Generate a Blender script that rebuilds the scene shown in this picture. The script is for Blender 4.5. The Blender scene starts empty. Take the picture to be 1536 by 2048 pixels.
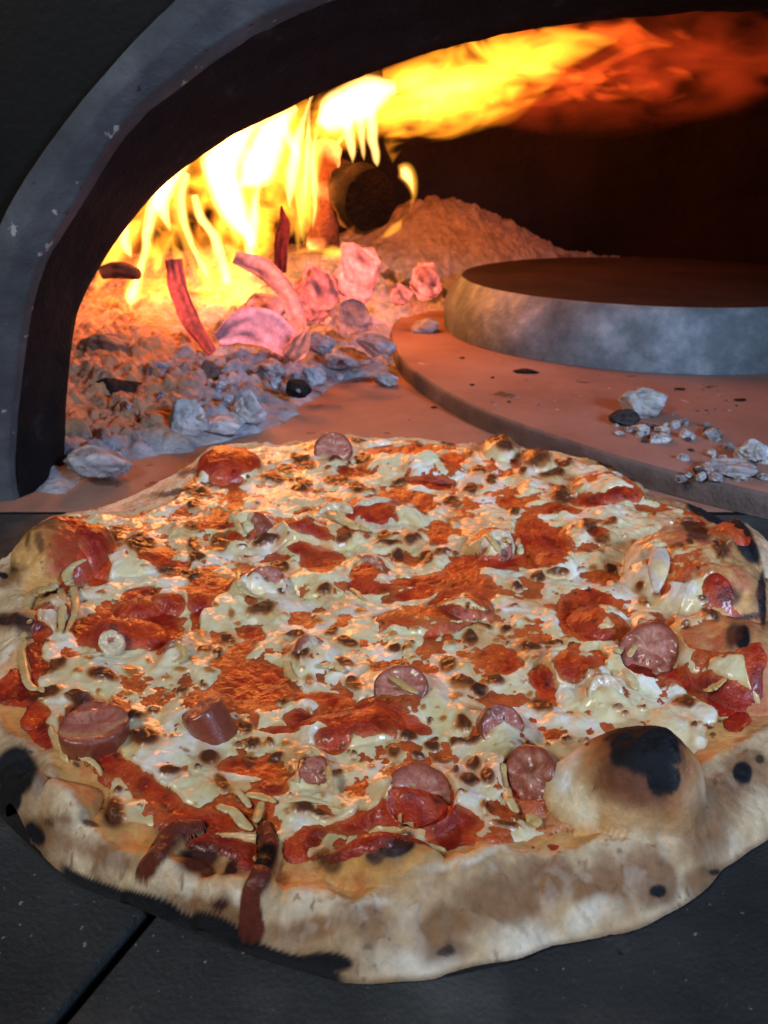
import bpy, math, random
import numpy as np
from mathutils import Vector, Matrix

# ------------------------------------------------------------------ camera, light, exposure
SC = bpy.context.scene
COL = SC.collection
FPX = 1600.0                      # focal length in photo pixels (photo 1536 x 2048)
TH = math.atan((1024 - 330) / FPX)
H = 0.18
cam_d = bpy.data.cameras.new('camera')
cam = bpy.data.objects.new('camera', cam_d); COL.objects.link(cam)
cam.location = (0, 0, H)
cam.rotation_euler = (math.pi / 2 - TH, 0, 0)
cam_d.sensor_fit = 'VERTICAL'; cam_d.sensor_height = 36; cam_d.sensor_width = 27
cam_d.lens = FPX / 2048 * 36
cam_d.clip_start = 0.01; cam_d.clip_end = 50
cam_d.dof.use_dof = True; cam_d.dof.focus_distance = 0.27; cam_d.dof.aperture_fstop = 25
SC.camera = cam

W = bpy.data.worlds.new('World'); SC.world = W; W.use_nodes = True
bg = W.node_tree.nodes['Background']
bg.inputs[0].default_value = (0.55, 0.72, 1.0, 1); bg.inputs[1].default_value = 0.012

SC.view_settings.view_transform = 'Standard'; SC.view_settings.look = 'None'
SC.view_settings.exposure = 0; SC.view_settings.gamma = 1
SC.cycles.max_bounces = 6; SC.cycles.diffuse_bounces = 3; SC.cycles.glossy_bounces = 3
SC.cycles.transparent_max_bounces = 12; SC.cycles.volume_bounces = 0
SC.cycles.sample_clamp_indirect = 3.0
SC.cycles.use_denoising = True
SC.cycles.caustics_reflective = False; SC.cycles.caustics_refractive = False

def area(name, loc, target, size, power, color, spread=math.pi):
    l = bpy.data.lights.new(name, 'AREA'); l.shape = 'DISK'; l.size = size; l.energy = power; l.color = color; l.spread = spread
    o = bpy.data.objects.new(name, l); COL.objects.link(o); o.location = loc
    o.rotation_euler = (Vector(target) - Vector(loc)).to_track_quat('-Z', 'Y').to_euler(); return o
def point(name, loc, power, color, r):
    l = bpy.data.lights.new(name, 'POINT'); l.energy = power; l.color = color; l.shadow_soft_size = r
    o = bpy.data.objects.new(name, l); COL.objects.link(o); o.location = loc; return o

# daylight from outside, in front of the oven and from above the viewer
area('daylight', (-0.50, -0.26, 0.70), (0.02, 0.30, 0.0), 0.20, 3.8, (1.0, 0.955, 0.88))
area('daylight_low', (0.55, -0.25, 0.42), (-0.10, 0.72, 0.02), 0.2, 1.1, (0.50, 0.68, 1.0), math.radians(60))
# the fire's own light
point('fire_glow_low', (-0.22, 0.84, 0.225), 3.4, (1.0, 0.26, 0.06), 0.05)
point('fire_glow_high', (-0.02, 0.88, 0.235), 2.1, (1.0, 0.20, 0.03), 0.05)
point('fire_glow_right', (0.22, 1.02, 0.27), 0.5, (1.0, 0.20, 0.07), 0.05)

# ------------------------------------------------------------------ projection between photo pixels and the real place
FV = np.array([0, math.cos(TH), -math.sin(TH)]); UV = np.array([0, math.sin(TH), math.cos(TH)])
def ray(u, v): return FV + np.array([(u - 768) / FPX, 0, 0]) - (v - 1024) / FPX * UV
def on_z(u, v, z=0.0):
    d = ray(u, v); return np.array([0, 0, H]) + (z - H) / d[2] * d
def on_y(u, v, y):
    d = ray(u, v); return np.array([0, 0, H]) + y / d[1] * d
def depth(p): return float((np.asarray(p) - np.array([0, 0, H])) @ FV)
def px2m(n, p): return n * depth(p) / FPX
def project(x, y, z):
    zc = y * FV[1] + (z - H) * FV[2]
    up = y * UV[1] + (z - H) * UV[2]
    return 768 + FPX * x / zc, 1024 - FPX * up / zc

# ------------------------------------------------------------------ numpy noise
def vnoise(x, y, seed):
    rng = np.random.RandomState(seed); T = rng.rand(256, 256).astype(np.float32)
    xi = np.floor(x).astype(np.int64); yi = np.floor(y).astype(np.int64)
    fx = (x - xi); fy = (y - yi); fx = fx * fx * fx * (fx * (fx * 6 - 15) + 10); fy = fy * fy * fy * (fy * (fy * 6 - 15) + 10)
    a = T[yi % 256, xi % 256]; b = T[yi % 256, (xi + 1) % 256]; c = T[(yi + 1) % 256, xi % 256]; d = T[(yi + 1) % 256, (xi + 1) % 256]
    return ((a * (1 - fx) + b * fx) * (1 - fy) + (c * (1 - fx) + d * fx) * fy) * 2 - 1
def fbm(x, y, scale, seed, octv=4, gain=0.5):
    s = 0; a = 1; n = 0
    ca, sa = math.cos(0.6), math.sin(0.6)
    for i in range(octv):
        s = s + a * vnoise(x * scale, y * scale, seed + i * 7); n += a; a *= gain; scale *= 2.03
        x, y = ca * x - sa * y + 13.7, sa * x + ca * y + 5.1
    return s / n
def worley(x, y, scale, seed, jit=0.9):
    rng = np.random.RandomState(seed); RX = rng.rand(128, 128); RY = rng.rand(128, 128); RV = rng.rand(128, 128)
    x = x * scale; y = y * scale; xi = np.floor(x).astype(int); yi = np.floor(y).astype(int)
    f1 = np.full(x.shape, 9.0); f2 = np.full(x.shape, 9.0); val = np.zeros(x.shape)
    for dx in (-1, 0, 1):
        for dy in (-1, 0, 1):
            cx = xi + dx; cy = yi + dy
            px = cx + 0.5 + jit * (RX[cy % 128, cx % 128] - 0.5); py = cy + 0.5 + jit * (RY[cy % 128, cx % 128] - 0.5)
            d = np.hypot(px - x, py - y); v = RV[cy % 128, cx % 128]
            near = d < f1
            f2 = np.where(near, f1, np.minimum(f2, d)); val = np.where(near, v, val); f1 = np.where(near, d, f1)
    return f1, f2, val
def sstep(a, b, x):
    t = np.clip((x - a) / (b - a), 0, 1); return t * t * (3 - 2 * t)
def mix(a, b, t):
    t = np.asarray(t)[..., None]; return a * (1 - t) + np.asarray(b) * t
def poly_sdf(x, y, P):                      # > 0 inside
    P = np.asarray(P); d = np.full(x.shape, 1e9); ins = np.zeros(x.shape, bool)
    for i in range(len(P)):
        a = P[i]; b = P[(i + 1) % len(P)]; e = b - a; wx = x - a[0]; wy = y - a[1]
        t = np.clip((wx * e[0] + wy * e[1]) / (e @ e + 1e-12), 0, 1)
        d = np.minimum(d, (wx - t * e[0]) ** 2 + (wy - t * e[1]) ** 2)
        c = ((a[1] <= y) & (b[1] > y)) | ((b[1] <= y) & (a[1] > y))
        den = e[1] if abs(e[1]) > 1e-12 else 1e-12
        ins ^= c & (x < a[0] + e[0] * (y - a[1]) / den)
    return np.where(ins, 1, -1) * np.sqrt(d)
def smooth_poly(P, n=6):                    # Catmull-Rom through the points
    P = np.asarray(P, float); out = []
    for i in range(len(P)):
        p0, p1, p2, p3 = P[i - 1], P[i], P[(i + 1) % len(P)], P[(i + 2) % len(P)]
        for k in range(n):
            t = k / n
            out.append(0.5 * (2 * p1 + (p2 - p0) * t + (2 * p0 - 5 * p1 + 4 * p2 - p3) * t * t + (3 * p1 - p0 - 3 * p2 + p3) * t ** 3))
    return np.array(out)
def spline(P, n=8):                         # open Catmull-Rom
    P = np.asarray(P, float); Q = np.vstack([2 * P[0] - P[1], P, 2 * P[-1] - P[-2]]); out = []
    for i in range(1, len(Q) - 2):
        p0, p1, p2, p3 = Q[i - 1:i + 3]
        for k in range(n):
            t = k / n
            out.append(0.5 * (2 * p1 + (p2 - p0) * t + (2 * p0 - 5 * p1 + 4 * p2 - p3) * t * t + (3 * p1 - p0 - 3 * p2 + p3) * t ** 3))
    out.append(P[-1]); return np.array(out)

# ------------------------------------------------------------------ materials
def mat(name):
    m = bpy.data.materials.new(name); m.use_nodes = True; return m, m.node_tree.nodes, m.node_tree.links, m.node_tree.nodes['Principled BSDF']
def N(ns, t, **k):
    n = ns.new(t)
    for a, b in k.items():
        if a in ('inp',):
            for i, v in b.items(): n.inputs[i].default_value = v
        else: setattr(n, a, b)
    return n
def attr_mat(name, bumps=((900, 0.0003),), sss=0.0, coat=0.0, spec=0.5, colnoise=(400, 0.12), radius=(0.003, 0.0013, 0.0006), emit=None):
    """vertex attribute 'Col' carries the surface's own colour, 'Rgh' its roughness; fine noise bump on top"""
    m, ns, ln, p = mat(name)
    a = N(ns, 'ShaderNodeAttribute', attribute_name='Col'); r = N(ns, 'ShaderNodeAttribute', attribute_name='Rgh')
    tc = N(ns, 'ShaderNodeTexCoord')
    nz = N(ns, 'ShaderNodeTexNoise', inp={'Scale': colnoise[0], 'Detail': 4.0, 'Roughness': 0.6}); ln.new(tc.outputs['Object'], nz.inputs['Vector'])
    mr = N(ns, 'ShaderNodeMapRange', inp={1: 0.3, 2: 0.7, 3: 1 - colnoise[1], 4: 1 + colnoise[1]}); ln.new(nz.outputs['Fac'], mr.inputs[0])
    mu = N(ns, 'ShaderNodeVectorMath', operation='SCALE'); ln.new(a.outputs['Color'], mu.inputs[0]); ln.new(mr.outputs[0], mu.inputs['Scale'])
    ln.new(mu.outputs[0], p.inputs['Base Color']); ln.new(r.outputs['Fac'], p.inputs['Roughness'])
    prev = None
    for sc_, dist in bumps:
        b = N(ns, 'ShaderNodeTexNoise', inp={'Scale': float(sc_), 'Detail': 3.0, 'Roughness': 0.55}); ln.new(tc.outputs['Object'], b.inputs['Vector'])
        bp = N(ns, 'ShaderNodeBump', inp={'Strength': 1.0, 'Distance': dist}); ln.new(b.outputs['Fac'], bp.inputs['Height'])
        if prev: ln.new(prev.outputs[0], bp.inputs['Normal'])
        prev = bp
    if prev: ln.new(prev.outputs[0], p.inputs['Normal'])
    p.inputs['Specular IOR Level'].default_value = spec
    if sss: p.inputs['Subsurface Weight'].default_value = sss; p.inputs['Subsurface Radius'].default_value = radius; p.inputs['Subsurface Scale'].default_value = 1.0
    if coat: p.inputs['Coat Weight'].default_value = coat; p.inputs['Coat Roughness'].default_value = 0.16
    if emit:
        g = N(ns, 'ShaderNodeAttribute', attribute_name='Glow'); n9 = N(ns, 'ShaderNodeTexNoise', inp={'Scale': 170.0, 'Detail': 5.0, 'Roughness': 0.7}); ln.new(tc.outputs['Object'], n9.inputs['Vector'])
        m9 = N(ns, 'ShaderNodeMapRange', inp={1: 0.35, 2: 0.68, 3: 0.55, 4: 1.35}); ln.new(n9.outputs['Fac'], m9.inputs[0])
        s9 = N(ns, 'ShaderNodeVectorMath', operation='SCALE'); ln.new(g.outputs['Color'], s9.inputs[0]); ln.new(m9.outputs[0], s9.inputs['Scale']); ln.new(s9.outputs[0], p.inputs['Emission Color']); p.inputs['Emission Strength'].default_value = emit
    return m
def noise_mat(name, stops, scale=20, rough=0.8, bumps=((60, 0.002), (400, 0.0006)), spec=0.3, detail=8, metallic=0.0, stretch=(1, 1, 1), specks=None):
    m, ns, ln, p = mat(name); tc = N(ns, 'ShaderNodeTexCoord')
    mp = N(ns, 'ShaderNodeMapping'); mp.inputs['Scale'].default_value = stretch; ln.new(tc.outputs['Object'], mp.inputs['Vector'])
    nz = N(ns, 'ShaderNodeTexNoise', inp={'Scale': float(scale), 'Detail': float(detail), 'Roughness': 0.62}); ln.new(mp.outputs[0], nz.inputs['Vector'])
    cr = N(ns, 'ShaderNodeValToRGB'); e = cr.color_ramp.elements
    while len(e) < len(stops): e.new(0.5)
    for k, (pos, c) in enumerate(stops): e[k].position = pos; e[k].color = (*c, 1)
    ln.new(nz.outputs['Fac'], cr.inputs[0]); src = cr.outputs[0]
    if specks:
        for (ssc, thr, colr, seed) in specks:
            n2 = N(ns, 'ShaderNodeTexNoise', inp={'Scale': float(ssc), 'Detail': 3.0}); mp2 = N(ns, 'ShaderNodeMapping'); mp2.inputs['Location'].default_value = (seed, seed * 2, 0)
            ln.new(mp.outputs[0], mp2.inputs['Vector']); ln.new(mp2.outputs[0], n2.inputs['Vector'])
            r2 = N(ns, 'ShaderNodeMapRange', inp={1: thr, 2: thr + 0.04}); ln.new(n2.outputs['Fac'], r2.inputs[0])
            mx = N(ns, 'ShaderNodeMix', data_type='RGBA'); ln.new(r2.outputs[0], mx.inputs[0]); ln.new(src, mx.inputs[6]); mx.inputs[7].default_value = (*colr, 1); src = mx.outputs[2]
    ln.new(src, p.inputs['Base Color'])
    p.inputs['Roughness'].default_value = rough; p.inputs['Specular IOR Level'].default_value = spec; p.inputs['Metallic'].default_value = metallic
    prev = None
    for sc_, dist in bumps:
        b = N(ns, 'ShaderNodeTexNoise', inp={'Scale': float(sc_), 'Detail': 5.0}); ln.new(tc.outputs['Object'], b.inputs['Vector'])
        bp = N(ns, 'ShaderNodeBump', inp={'Strength': 1.0, 'Distance': dist}); ln.new(b.outputs['Fac'], bp.inputs['Height'])
        if prev: ln.new(prev.outputs[0], bp.inputs['Normal'])
        prev = bp
    if prev: ln.new(prev.outputs[0], p.inputs['Normal'])
    return m

M = {}
M['floor'] = noise_mat('fired_clay_floor', [(0.3, (0.25, 0.125, 0.09)), (0.55, (0.35, 0.19, 0.14)), (0.75, (0.43, 0.26, 0.21))], 9, 0.75, ((40, 0.0015), (500, 0.0004)), specks=[(60, 0.66, (0.12, 0.06, 0.05), 3)])
M['ledge'] = noise_mat('dark_stone_ledge', [(0.32, (0.016, 0.018, 0.021)), (0.5, (0.040, 0.044, 0.048)), (0.66, (0.10, 0.105, 0.11))], 11, 0.6, ((90, 0.0009), (700, 0.0005)), 0.3, specks=[(420, 0.68, (0.20, 0.20, 0.20), 4), (160, 0.70, (0.015, 0.015, 0.016), 8)])
M['joint'] = noise_mat('joint_dark', [(0.3, (0.012, 0.012, 0.013)), (0.7, (0.025, 0.025, 0.027))], 80, 0.9)
M['turn'] = noise_mat('turntable_clay', [(0.3, (0.20, 0.10, 0.08)), (0.5, (0.31, 0.165, 0.13)), (0.72, (0.39, 0.24, 0.20))], 8, 0.7, ((50, 0.001), (600, 0.0004)), specks=[(45, 0.69, (0.09, 0.05, 0.045), 2), (80, 0.70, (0.5, 0.42, 0.38), 9)])
M['turn_edge'] = noise_mat('turntable_worn_edge', [(0.3, (0.10, 0.075, 0.07)), (0.6, (0.17, 0.13, 0.12)), (0.75, (0.30, 0.28, 0.27))], 30, 0.7)
M['disc_side'] = noise_mat('ash_streaked_stone', [(0.34, (0.07, 0.10, 0.12)), (0.5, (0.14, 0.19, 0.23)), (0.62, (0.26, 0.32, 0.38)), (0.75, (0.5, 0.56, 0.6))], 22, 0.6, ((50, 0.002), (300, 0.0008)), 0.4, specks=[(18, 0.70, (0.05, 0.055, 0.06), 7)])
M['disc_top'] = noise_mat('baked_disc_top', [(0.3, (0.018, 0.012, 0.012)), (0.7, (0.045, 0.025, 0.023))], 14, 0.85, spec=0.1)
M['arch'] = noise_mat('grey_refractory', [(0.3, (0.030, 0.035, 0.040)), (0.55, (0.060, 0.067, 0.075)), (0.75, (0.11, 0.12, 0.13))], 24, 0.7, ((260, 0.0005), (900, 0.0003)), 0.3, specks=[(110, 0.68, (0.30, 0.31, 0.31), 3), (150, 0.69, (0.02, 0.02, 0.024), 8)])
M['soot'] = noise_mat('sooty_arch_inside', [(0.3, (0.004, 0.004, 0.0045)), (0.62, (0.010, 0.010, 0.011)), (0.8, (0.05, 0.05, 0.055))], 40, 0.85, ((60, 0.002), (400, 0.0009)), 0.15)
M['panel'] = noise_mat('black_front_panel', [(0.3, (0.003, 0.003, 0.003)), (0.7, (0.008, 0.0075, 0.007))], 15, 0.6, ((300, 0.0003),), 0.2)
M['dome'] = noise_mat('sooty_dome_brick', [(0.3, (0.020, 0.015, 0.015)), (0.7, (0.055, 0.034, 0.032))], 5, 0.9, ((12, 0.01), (90, 0.003)), 0.1)
M['crust'] = attr_mat('baked_dough', ((110, 0.0011), (420, 0.00045), (1600, 0.00016)), sss=0.15, spec=0.25, colnoise=(330, 0.17), radius=(0.004, 0.002, 0.001))
M['sauce'] = attr_mat('tomato_sauce', ((420, 0.0005), (1300, 0.0004)), sss=0.08, coat=0.25, spec=0.5, colnoise=(500, 0.22))
M['cheese'] = attr_mat('melted_cheese', ((300, 0.00025), (1200, 0.00008)), sss=0.3, coat=0.35, spec=0.5, colnoise=(300, 0.08), radius=(0.004, 0.0025, 0.0012))
M['sausage'] = attr_mat('sausage_meat', ((500, 0.0003), (1800, 0.0002)), sss=0.12, coat=0.45, spec=0.5, colnoise=(700, 0.2), radius=(0.003, 0.001, 0.0006))
M['onion'] = attr_mat('roast_onion', ((500, 0.0002),), sss=0.25, coat=0.3, spec=0.5, colnoise=(350, 0.15))
M['charred'] = attr_mat('charred_cheese', ((500, 0.0008), (1500, 0.0003)), coat=0.12, spec=0.5, colnoise=(400, 0.25))
M['ash'] = attr_mat('wood_ash', ((70, 0.006), (260, 0.002), (900, 0.0008)), spec=0.1, colnoise=(90, 0.25), emit=1.0)
M['ember'] = attr_mat('burning_wood', ((60, 0.006), (220, 0.003)), spec=0.1, colnoise=(60, 0.3), emit=1.0)

# ------------------------------------------------------------------ object helpers
def link(name, me, material, parent=None, loc=None):
    o = bpy.data.objects.new(name, me); COL.objects.link(o)
    if material is not None: me.materials.append(material)
    if parent is not None: o.parent = parent
    if loc is not None: o.location = loc
    return o
def mesh_np(name, V, Q, material, parent=None, col=None, rgh=None, glow=None, normals=None, smooth=True):
    """V (n,3), Q (m,3|4) index arrays"""
    V = np.ascontiguousarray(V, np.float32); Q = np.ascontiguousarray(Q, np.int32); k = Q.shape[1]
    me = bpy.data.meshes.new(name)
    me.vertices.add(len(V)); me.vertices.foreach_set('co', V.ravel())
    me.loops.add(Q.size); me.loops.foreach_set('vertex_index', Q.ravel())
    me.polygons.add(len(Q)); me.polygons.foreach_set('loop_start', np.arange(0, Q.size, k, dtype=np.int32))
    me.polygons.foreach_set('use_smooth', np.full(len(Q), smooth))
    me.update(calc_edges=True)
    for nm, a in (('Col', col), ('Glow', glow)):
        if a is not None:
            at = me.attributes.new(nm, 'FLOAT_COLOR', 'POINT'); c = np.ones((len(V), 4), np.float32); c[:, :3] = np.clip(a, 0, 50); at.data.foreach_set('color', c.ravel())
    if rgh is not None:
        at = me.attributes.new('Rgh', 'FLOAT', 'POINT'); at.data.foreach_set('value', np.clip(rgh, 0.02, 1).astype(np.float32))
    if normals is not None: me.normals_split_custom_set_from_vertices(np.ascontiguousarray(normals, np.float32))
    return link(name, me, material, parent)
def tag(o, label=None, cat=None, group=None, kind=None):
    if label: o['label'] = label
    if cat: o['category'] = cat
    if group: o['group'] = group
    if kind: o['kind'] = kind
    return o
def empty(name, loc, label, cat, group=None):
    o = bpy.data.objects.new(name, None); COL.objects.link(o); o.location = loc; o.empty_display_size = 0.02
    bpy.context.view_layer.update() if False else None
    return tag(o, label, cat, group)
def adopt(child, parent):                   # parent a mesh that was built in world coordinates
    child.parent = parent; child.matrix_parent_inverse = Matrix.Translation(parent.location).inverted(); return child
def grid_faces(ny, nx, keep=None):
    i = np.arange(ny * nx).reshape(ny, nx); q = np.stack([i[:-1, :-1], i[:-1, 1:], i[1:, 1:], i[1:, :-1]], -1).reshape(-1, 4)
    return q if keep is None else q[keep.ravel()]
def compact(V, Q, *arrs):
    used = np.unique(Q); remap = np.full(len(V), -1, np.int64); remap[used] = np.arange(len(used))
    return (V[used], remap[Q]) + tuple(None if a is None else a[used] for a in arrs)
def tube(path, radii, flat=1.0, seg=12, up=(0, 0, 1), closed=True, rng=None, wob=0.0, lens=0.0):
    """swept round/flattened section; returns V, Q (quads)"""
    path = np.asarray(path, float); n = len(path); V = []
    r0 = np.random.RandomState(rng or 0); wn = r0.rand(seg) * 6.28
    for i in range(n):
        t = path[min(i + 1, n - 1)] - path[max(i - 1, 0)]; t = t / (np.linalg.norm(t) + 1e-12)
        u = np.array(up, float); s = np.cross(t, u)
        if np.linalg.norm(s) < 1e-4: s = np.cross(t, (1, 0, 0.01))
        s /= np.linalg.norm(s); w = np.cross(s, t)
        for k in range(seg):
            a = 2 * math.pi * k / seg; rr = radii[i] * (1 + wob * math.sin(i * 0.9 + wn[k]))
            V.append(path[i] + s * math.cos(a) * rr + w * math.sin(a) * abs(math.sin(a)) ** lens * rr * flat)
    V = np.array(V); Q = []
    for i in range(n - 1):
        for k in range(seg): Q.append((i * seg + k, i * seg + (k + 1) % seg, (i + 1) * seg + (k + 1) % seg, (i + 1) * seg + k))
    Q = np.array(Q)
    c0 = len(V); V = np.vstack([V, path[0], path[-1]])
    caps = [(c0, (k + 1) % seg, k, c0) for k in range(seg)] + [(c0 + 1, (n - 1) * seg + k, (n - 1) * seg + (k + 1) % seg, c0 + 1) for k in range(seg)]
    T = np.vstack([Q[:, [0, 1, 2]], Q[:, [0, 2, 3]], np.array(caps)[:, :3]])[:, ::-1]
    return V, T
def round_r(P, rr):
    P = np.asarray(P); rr = np.array(rr, float); d = np.r_[0, np.cumsum(np.linalg.norm(np.diff(P, axis=0), axis=1))]; e = np.minimum(d, d[-1] - d)
    return rr * np.sqrt(np.clip(1 - (1 - np.clip(e / rr, 0.05, 1)) ** 2, 0, 1))
def dense(S, k=3):
    S = np.asarray(S); t = np.arange(len(S)); tt_ = np.linspace(0, len(S) - 1, (len(S) - 1) * k + 1); return np.stack([np.interp(tt_, t, S[:, j]) for j in range(S.shape[1])], 1)
def noise3(P, scale, seed):
    return (vnoise(P[:, 0] * scale + P[:, 2] * scale * 0.7, P[:, 1] * scale - P[:, 2] * scale * 0.6, seed) + vnoise(P[:, 1] * scale + 7.7, P[:, 2] * scale + P[:, 0] * 0.3 * scale, seed + 1)) * 0.5

# ------------------------------------------------------------------ the setting
def sheet(name, x0, x1, y0, y1, z, m, nx=2, ny=2):
    X, Y = np.meshgrid(np.linspace(x0, x1, nx), np.linspace(y0, y1, ny)); V = np.c_[X.ravel(), Y.ravel(), np.full(X.size, z)]
    return tag(mesh_np(name, V, grid_faces(ny, nx), m), kind='structure')
YJ = 0.415
sheet('oven_floor', -0.9, 1.3, YJ, 1.7, 0.0, M['floor'])
# front ledge: dark stone slabs with narrow joints
def slab(pts, z0=-0.03, z1=0.0, bev=0.0015):
    P = np.array(pts, float); c = P.mean(0); n = len(P)
    ins = c + (P - c) * (1 - bev / np.linalg.norm(P - c, axis=1))[:, None]
    V = np.vstack([np.c_[ins, np.full(n, z1)], np.c_[P, np.full(n, z1 - bev)], np.c_[P, np.full(n, z0)]])
    F = [tuple(range(n))] + [(n + i, n + (i + 1) % n, (i + 1) % n, i) for i in range(n)] + [(2 * n + i, 2 * n + (i + 1) % n, n + (i + 1) % n, n + i) for i in range(n)]
    return V, F
def poly_obj(name, V, F, m, parent=None):
    me = bpy.data.meshes.new(name); me.from_pydata([tuple(v) for v in V], [], F); me.update(); return link(name, me, m, parent)
a = on_z(330, 1790)[:2]; b = on_z(112, 2048)[:2]; dd = (b - a) / np.linalg.norm(b - a); g = np.array([-dd[1], dd[0]]) * 0.0014
far = a + dd * ((YJ - 0.003 - a[1]) / dd[1]); nearp = a + dd * ((-0.3 - a[1]) / dd[1])
if g[0] < 0: g = -g
V, F = slab([(-0.9, -0.3), nearp - g, far - g, (-0.9, YJ - 0.003)]); tag(poly_obj('stone_ledge', V, F, M['ledge']), kind='structure')
V, F = slab([nearp + g, (1.0, -0.3), (1.0, YJ - 0.003), far + g]); tag(poly_obj('stone_ledge', V, F, M['ledge']), kind='structure')
sheet('ledge_joint', -0.9, 1.0, -0.3, YJ, -0.0045, M['joint'])

# turntable: thick fired-clay plate
def disc(name, c, r, z0, z1, m_side, m_top, parent, bev=0.002, seg=160, r_top=None):
    r_top = r_top or r
    prof = [(r, z0), (r, z0 + (z1 - z0) * 0.5), (r_top + bev * 0.2, z1 - bev), (r_top - bev * 0.3, z1 - bev * 0.3), (r_top - bev, z1)]
    ang = np.linspace(0, 2 * math.pi, seg, endpoint=False); V = []
    for (rr, z) in prof:
        for t in ang:
            w = 1 + 0.0018 * math.sin(t * 7 + 1) + 0.001 * math.sin(t * 23)
            V.append((c[0] + rr * w * math.cos(t), c[1] + rr * w * math.sin(t), z))
    F = []
    for i in range(len(prof) - 1):
        for k in range(seg): F.append((i * seg + k, i * seg + (k + 1) % seg, (i + 1) * seg + (k + 1) % seg, (i + 1) * seg + k))
    s = poly_obj(name + '_side', V, F, m_side, None); s.data.polygons.foreach_set('use_smooth', [True] * len(F)); s.name = 'side_band'; adopt(s, parent)
    n = len(prof) - 1; tv = V[n * seg:]; t = poly_obj('top_face', tv, [tuple(range(seg))], m_top, None); adopt(t, parent)
TC = (0.573, 0.839)
tt = empty('turntable', (TC[0], TC[1], 0), 'large reddish clay turntable plate with ash crumbs at right of oven floor', 'turntable')
disc('turntable', TC, 0.567, 0.0005, 0.015, M['turn_edge'], M['turn'], tt, 0.002, 260)
DC = (0.289, 0.895)
sd = empty('stone_disc', (DC[0], DC[1], 0.015), 'thick round grey-sided stone disc lying on the reddish turntable', 'stone disc')
disc('stone_disc', DC, 0.222, 0.0155, 0.069, M['disc_side'], M['disc_top'], sd, 0.004, 200, 0.208)

# ------------------------------------------------------------------ the oven: arch rim, front panel, dome
oven = empty('pizza_oven', (0, 0.45, 0), 'dark domed pizza oven with grey arched mouth around the fire', 'oven')
A_px = [(-160, 1010), (-120, 800), (-60, 620), (0, 450), (75, 320), (150, 220), (225, 130), (320, 30), (440, -80), (620, -190), (850, -280), (1150, -350), (1500, -380), (1900, -350), (2200, -200)]
B_px = [(25, 1003), (18, 900), (33, 740), (55, 600), (85, 510), (150, 400), (240, 250), (350, 150), (480, 55), (590, 0), (760, -70), (980, -120), (1240, -150), (1540, -150), (1900, -80), (2200, 100)]
C_px = [(128, 958), (133, 800), (148, 660), (166, 598), (205, 525), (248, 462), (305, 392), (370, 335), (455, 278), (535, 238), (640, 185), (770, 136), (900, 94), (1050, 60), (1220, 38), (1420, 27), (1600, 30), (1800, 60), (2100, 200)]
def resamp(P, n):
    S = spline(P, 12); d = np.r_[0, np.cumsum(np.linalg.norm(np.diff(S, axis=0), axis=1))]; t = np.linspace(0, d[-1], n)
    return np.c_[np.interp(t, d, S[:, 0]), np.interp(t, d, S[:, 1])]
NR = 220
def ring(px, yf, n=NR):
    return np.array([on_y(u, v, yf(i / (n - 1))) for i, (u, v) in enumerate(resamp(px, n))])
RB = ring(B_px, lambda t: 0.432); RC = ring(C_px, lambda t: 0.468 + 0.06 * min(1, t * 4)); RA = ring(A_px, lambda t: 0.425)
RB[0, 2] = RC[0, 2] = RA[0, 2] = -0.001
for R_ in (RA, RB, RC): R_[:, 2] = np.where(np.arange(NR) < 2, np.minimum(R_[:, 2], 0.0) - 0.001, R_[:, 2])
def loft(name, rings, m, parent, amp=0.0, seed=1, sub=8):
    G = []
    for j in range(len(rings) - 1):
        for k in range(sub): G.append(rings[j] * (1 - k / sub) + rings[j + 1] * (k / sub))
    G.append(rings[-1]); G = np.array(G); ny, nx = G.shape[:2]; V = G.reshape(-1, 3)
    nz = noise3(V, 70, seed) * amp + noise3(V, 220, seed + 3) * amp * 0.5
    V = V + np.stack([nz * 0.6, -nz, nz * 0.5], 1)
    return adopt(mesh_np(name, V, grid_faces(ny, nx), m), parent)
mid = (RB * 0.86 + RC * 0.14) + np.array([0, -0.002, 0])
loft('arch_rim', [RA + np.array([-0.002, 0.012, 0.002]), RA, RA * 0.5 + RB * 0.5 + np.array([0, -0.003, 0]), RB, mid], M['arch'], oven, 0.0010, 11)
RD = RC + np.array([-0.03, 0.03, 0.02])
loft('arch_soffit', [mid, RC, RC + np.array([-0.004, 0.008, 0.003]), RD], M['soot'], oven, 0.0022, 21)
# black front panel outside the rim
Z1 = RA + np.array([-0.002, 0.012, 0.002]); c0 = np.array([0.25, 0.44, 0.02]); Z2 = Z1.copy(); Z2[:, 0] = c0[0] + (Z1[:, 0] - c0[0]) * 2.1; Z2[:, 2] = (Z1[:, 2]) * 2.1; Z2[:, 1] = 0.40
loft('front_panel', [Z2, Z1], M['panel'], oven, 0.0, 3, 4)
# the dome inside: an elliptic shell behind the mouth
def dome():
    nu, nv = 96, 40; V = []
    for j in range(nv):
        ph = (j / (nv - 1)) * math.pi / 2
        for i in range(nu):
            t = 2 * math.pi * i / (nu - 1)
            x = 0.30 + 0.98 * math.cos(t) * math.cos(ph) ** 0.8; y = 0.98 + 0.52 * math.sin(t) * math.cos(ph) ** 0.8; z = 0.42 * math.sin(ph) ** 0.9
            V.append((x, y, z))
    V = np.array(V).reshape(nv, nu, 3); q = grid_faces(nv, nu); c = V.reshape(-1, 3)[q].mean(1); q = q[c[:, 1] > 0.60]
    Vc, q = compact(V.reshape(-1, 3), q)
    return adopt(mesh_np('dome', Vc, q, M['dome']), oven)
dome()

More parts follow.
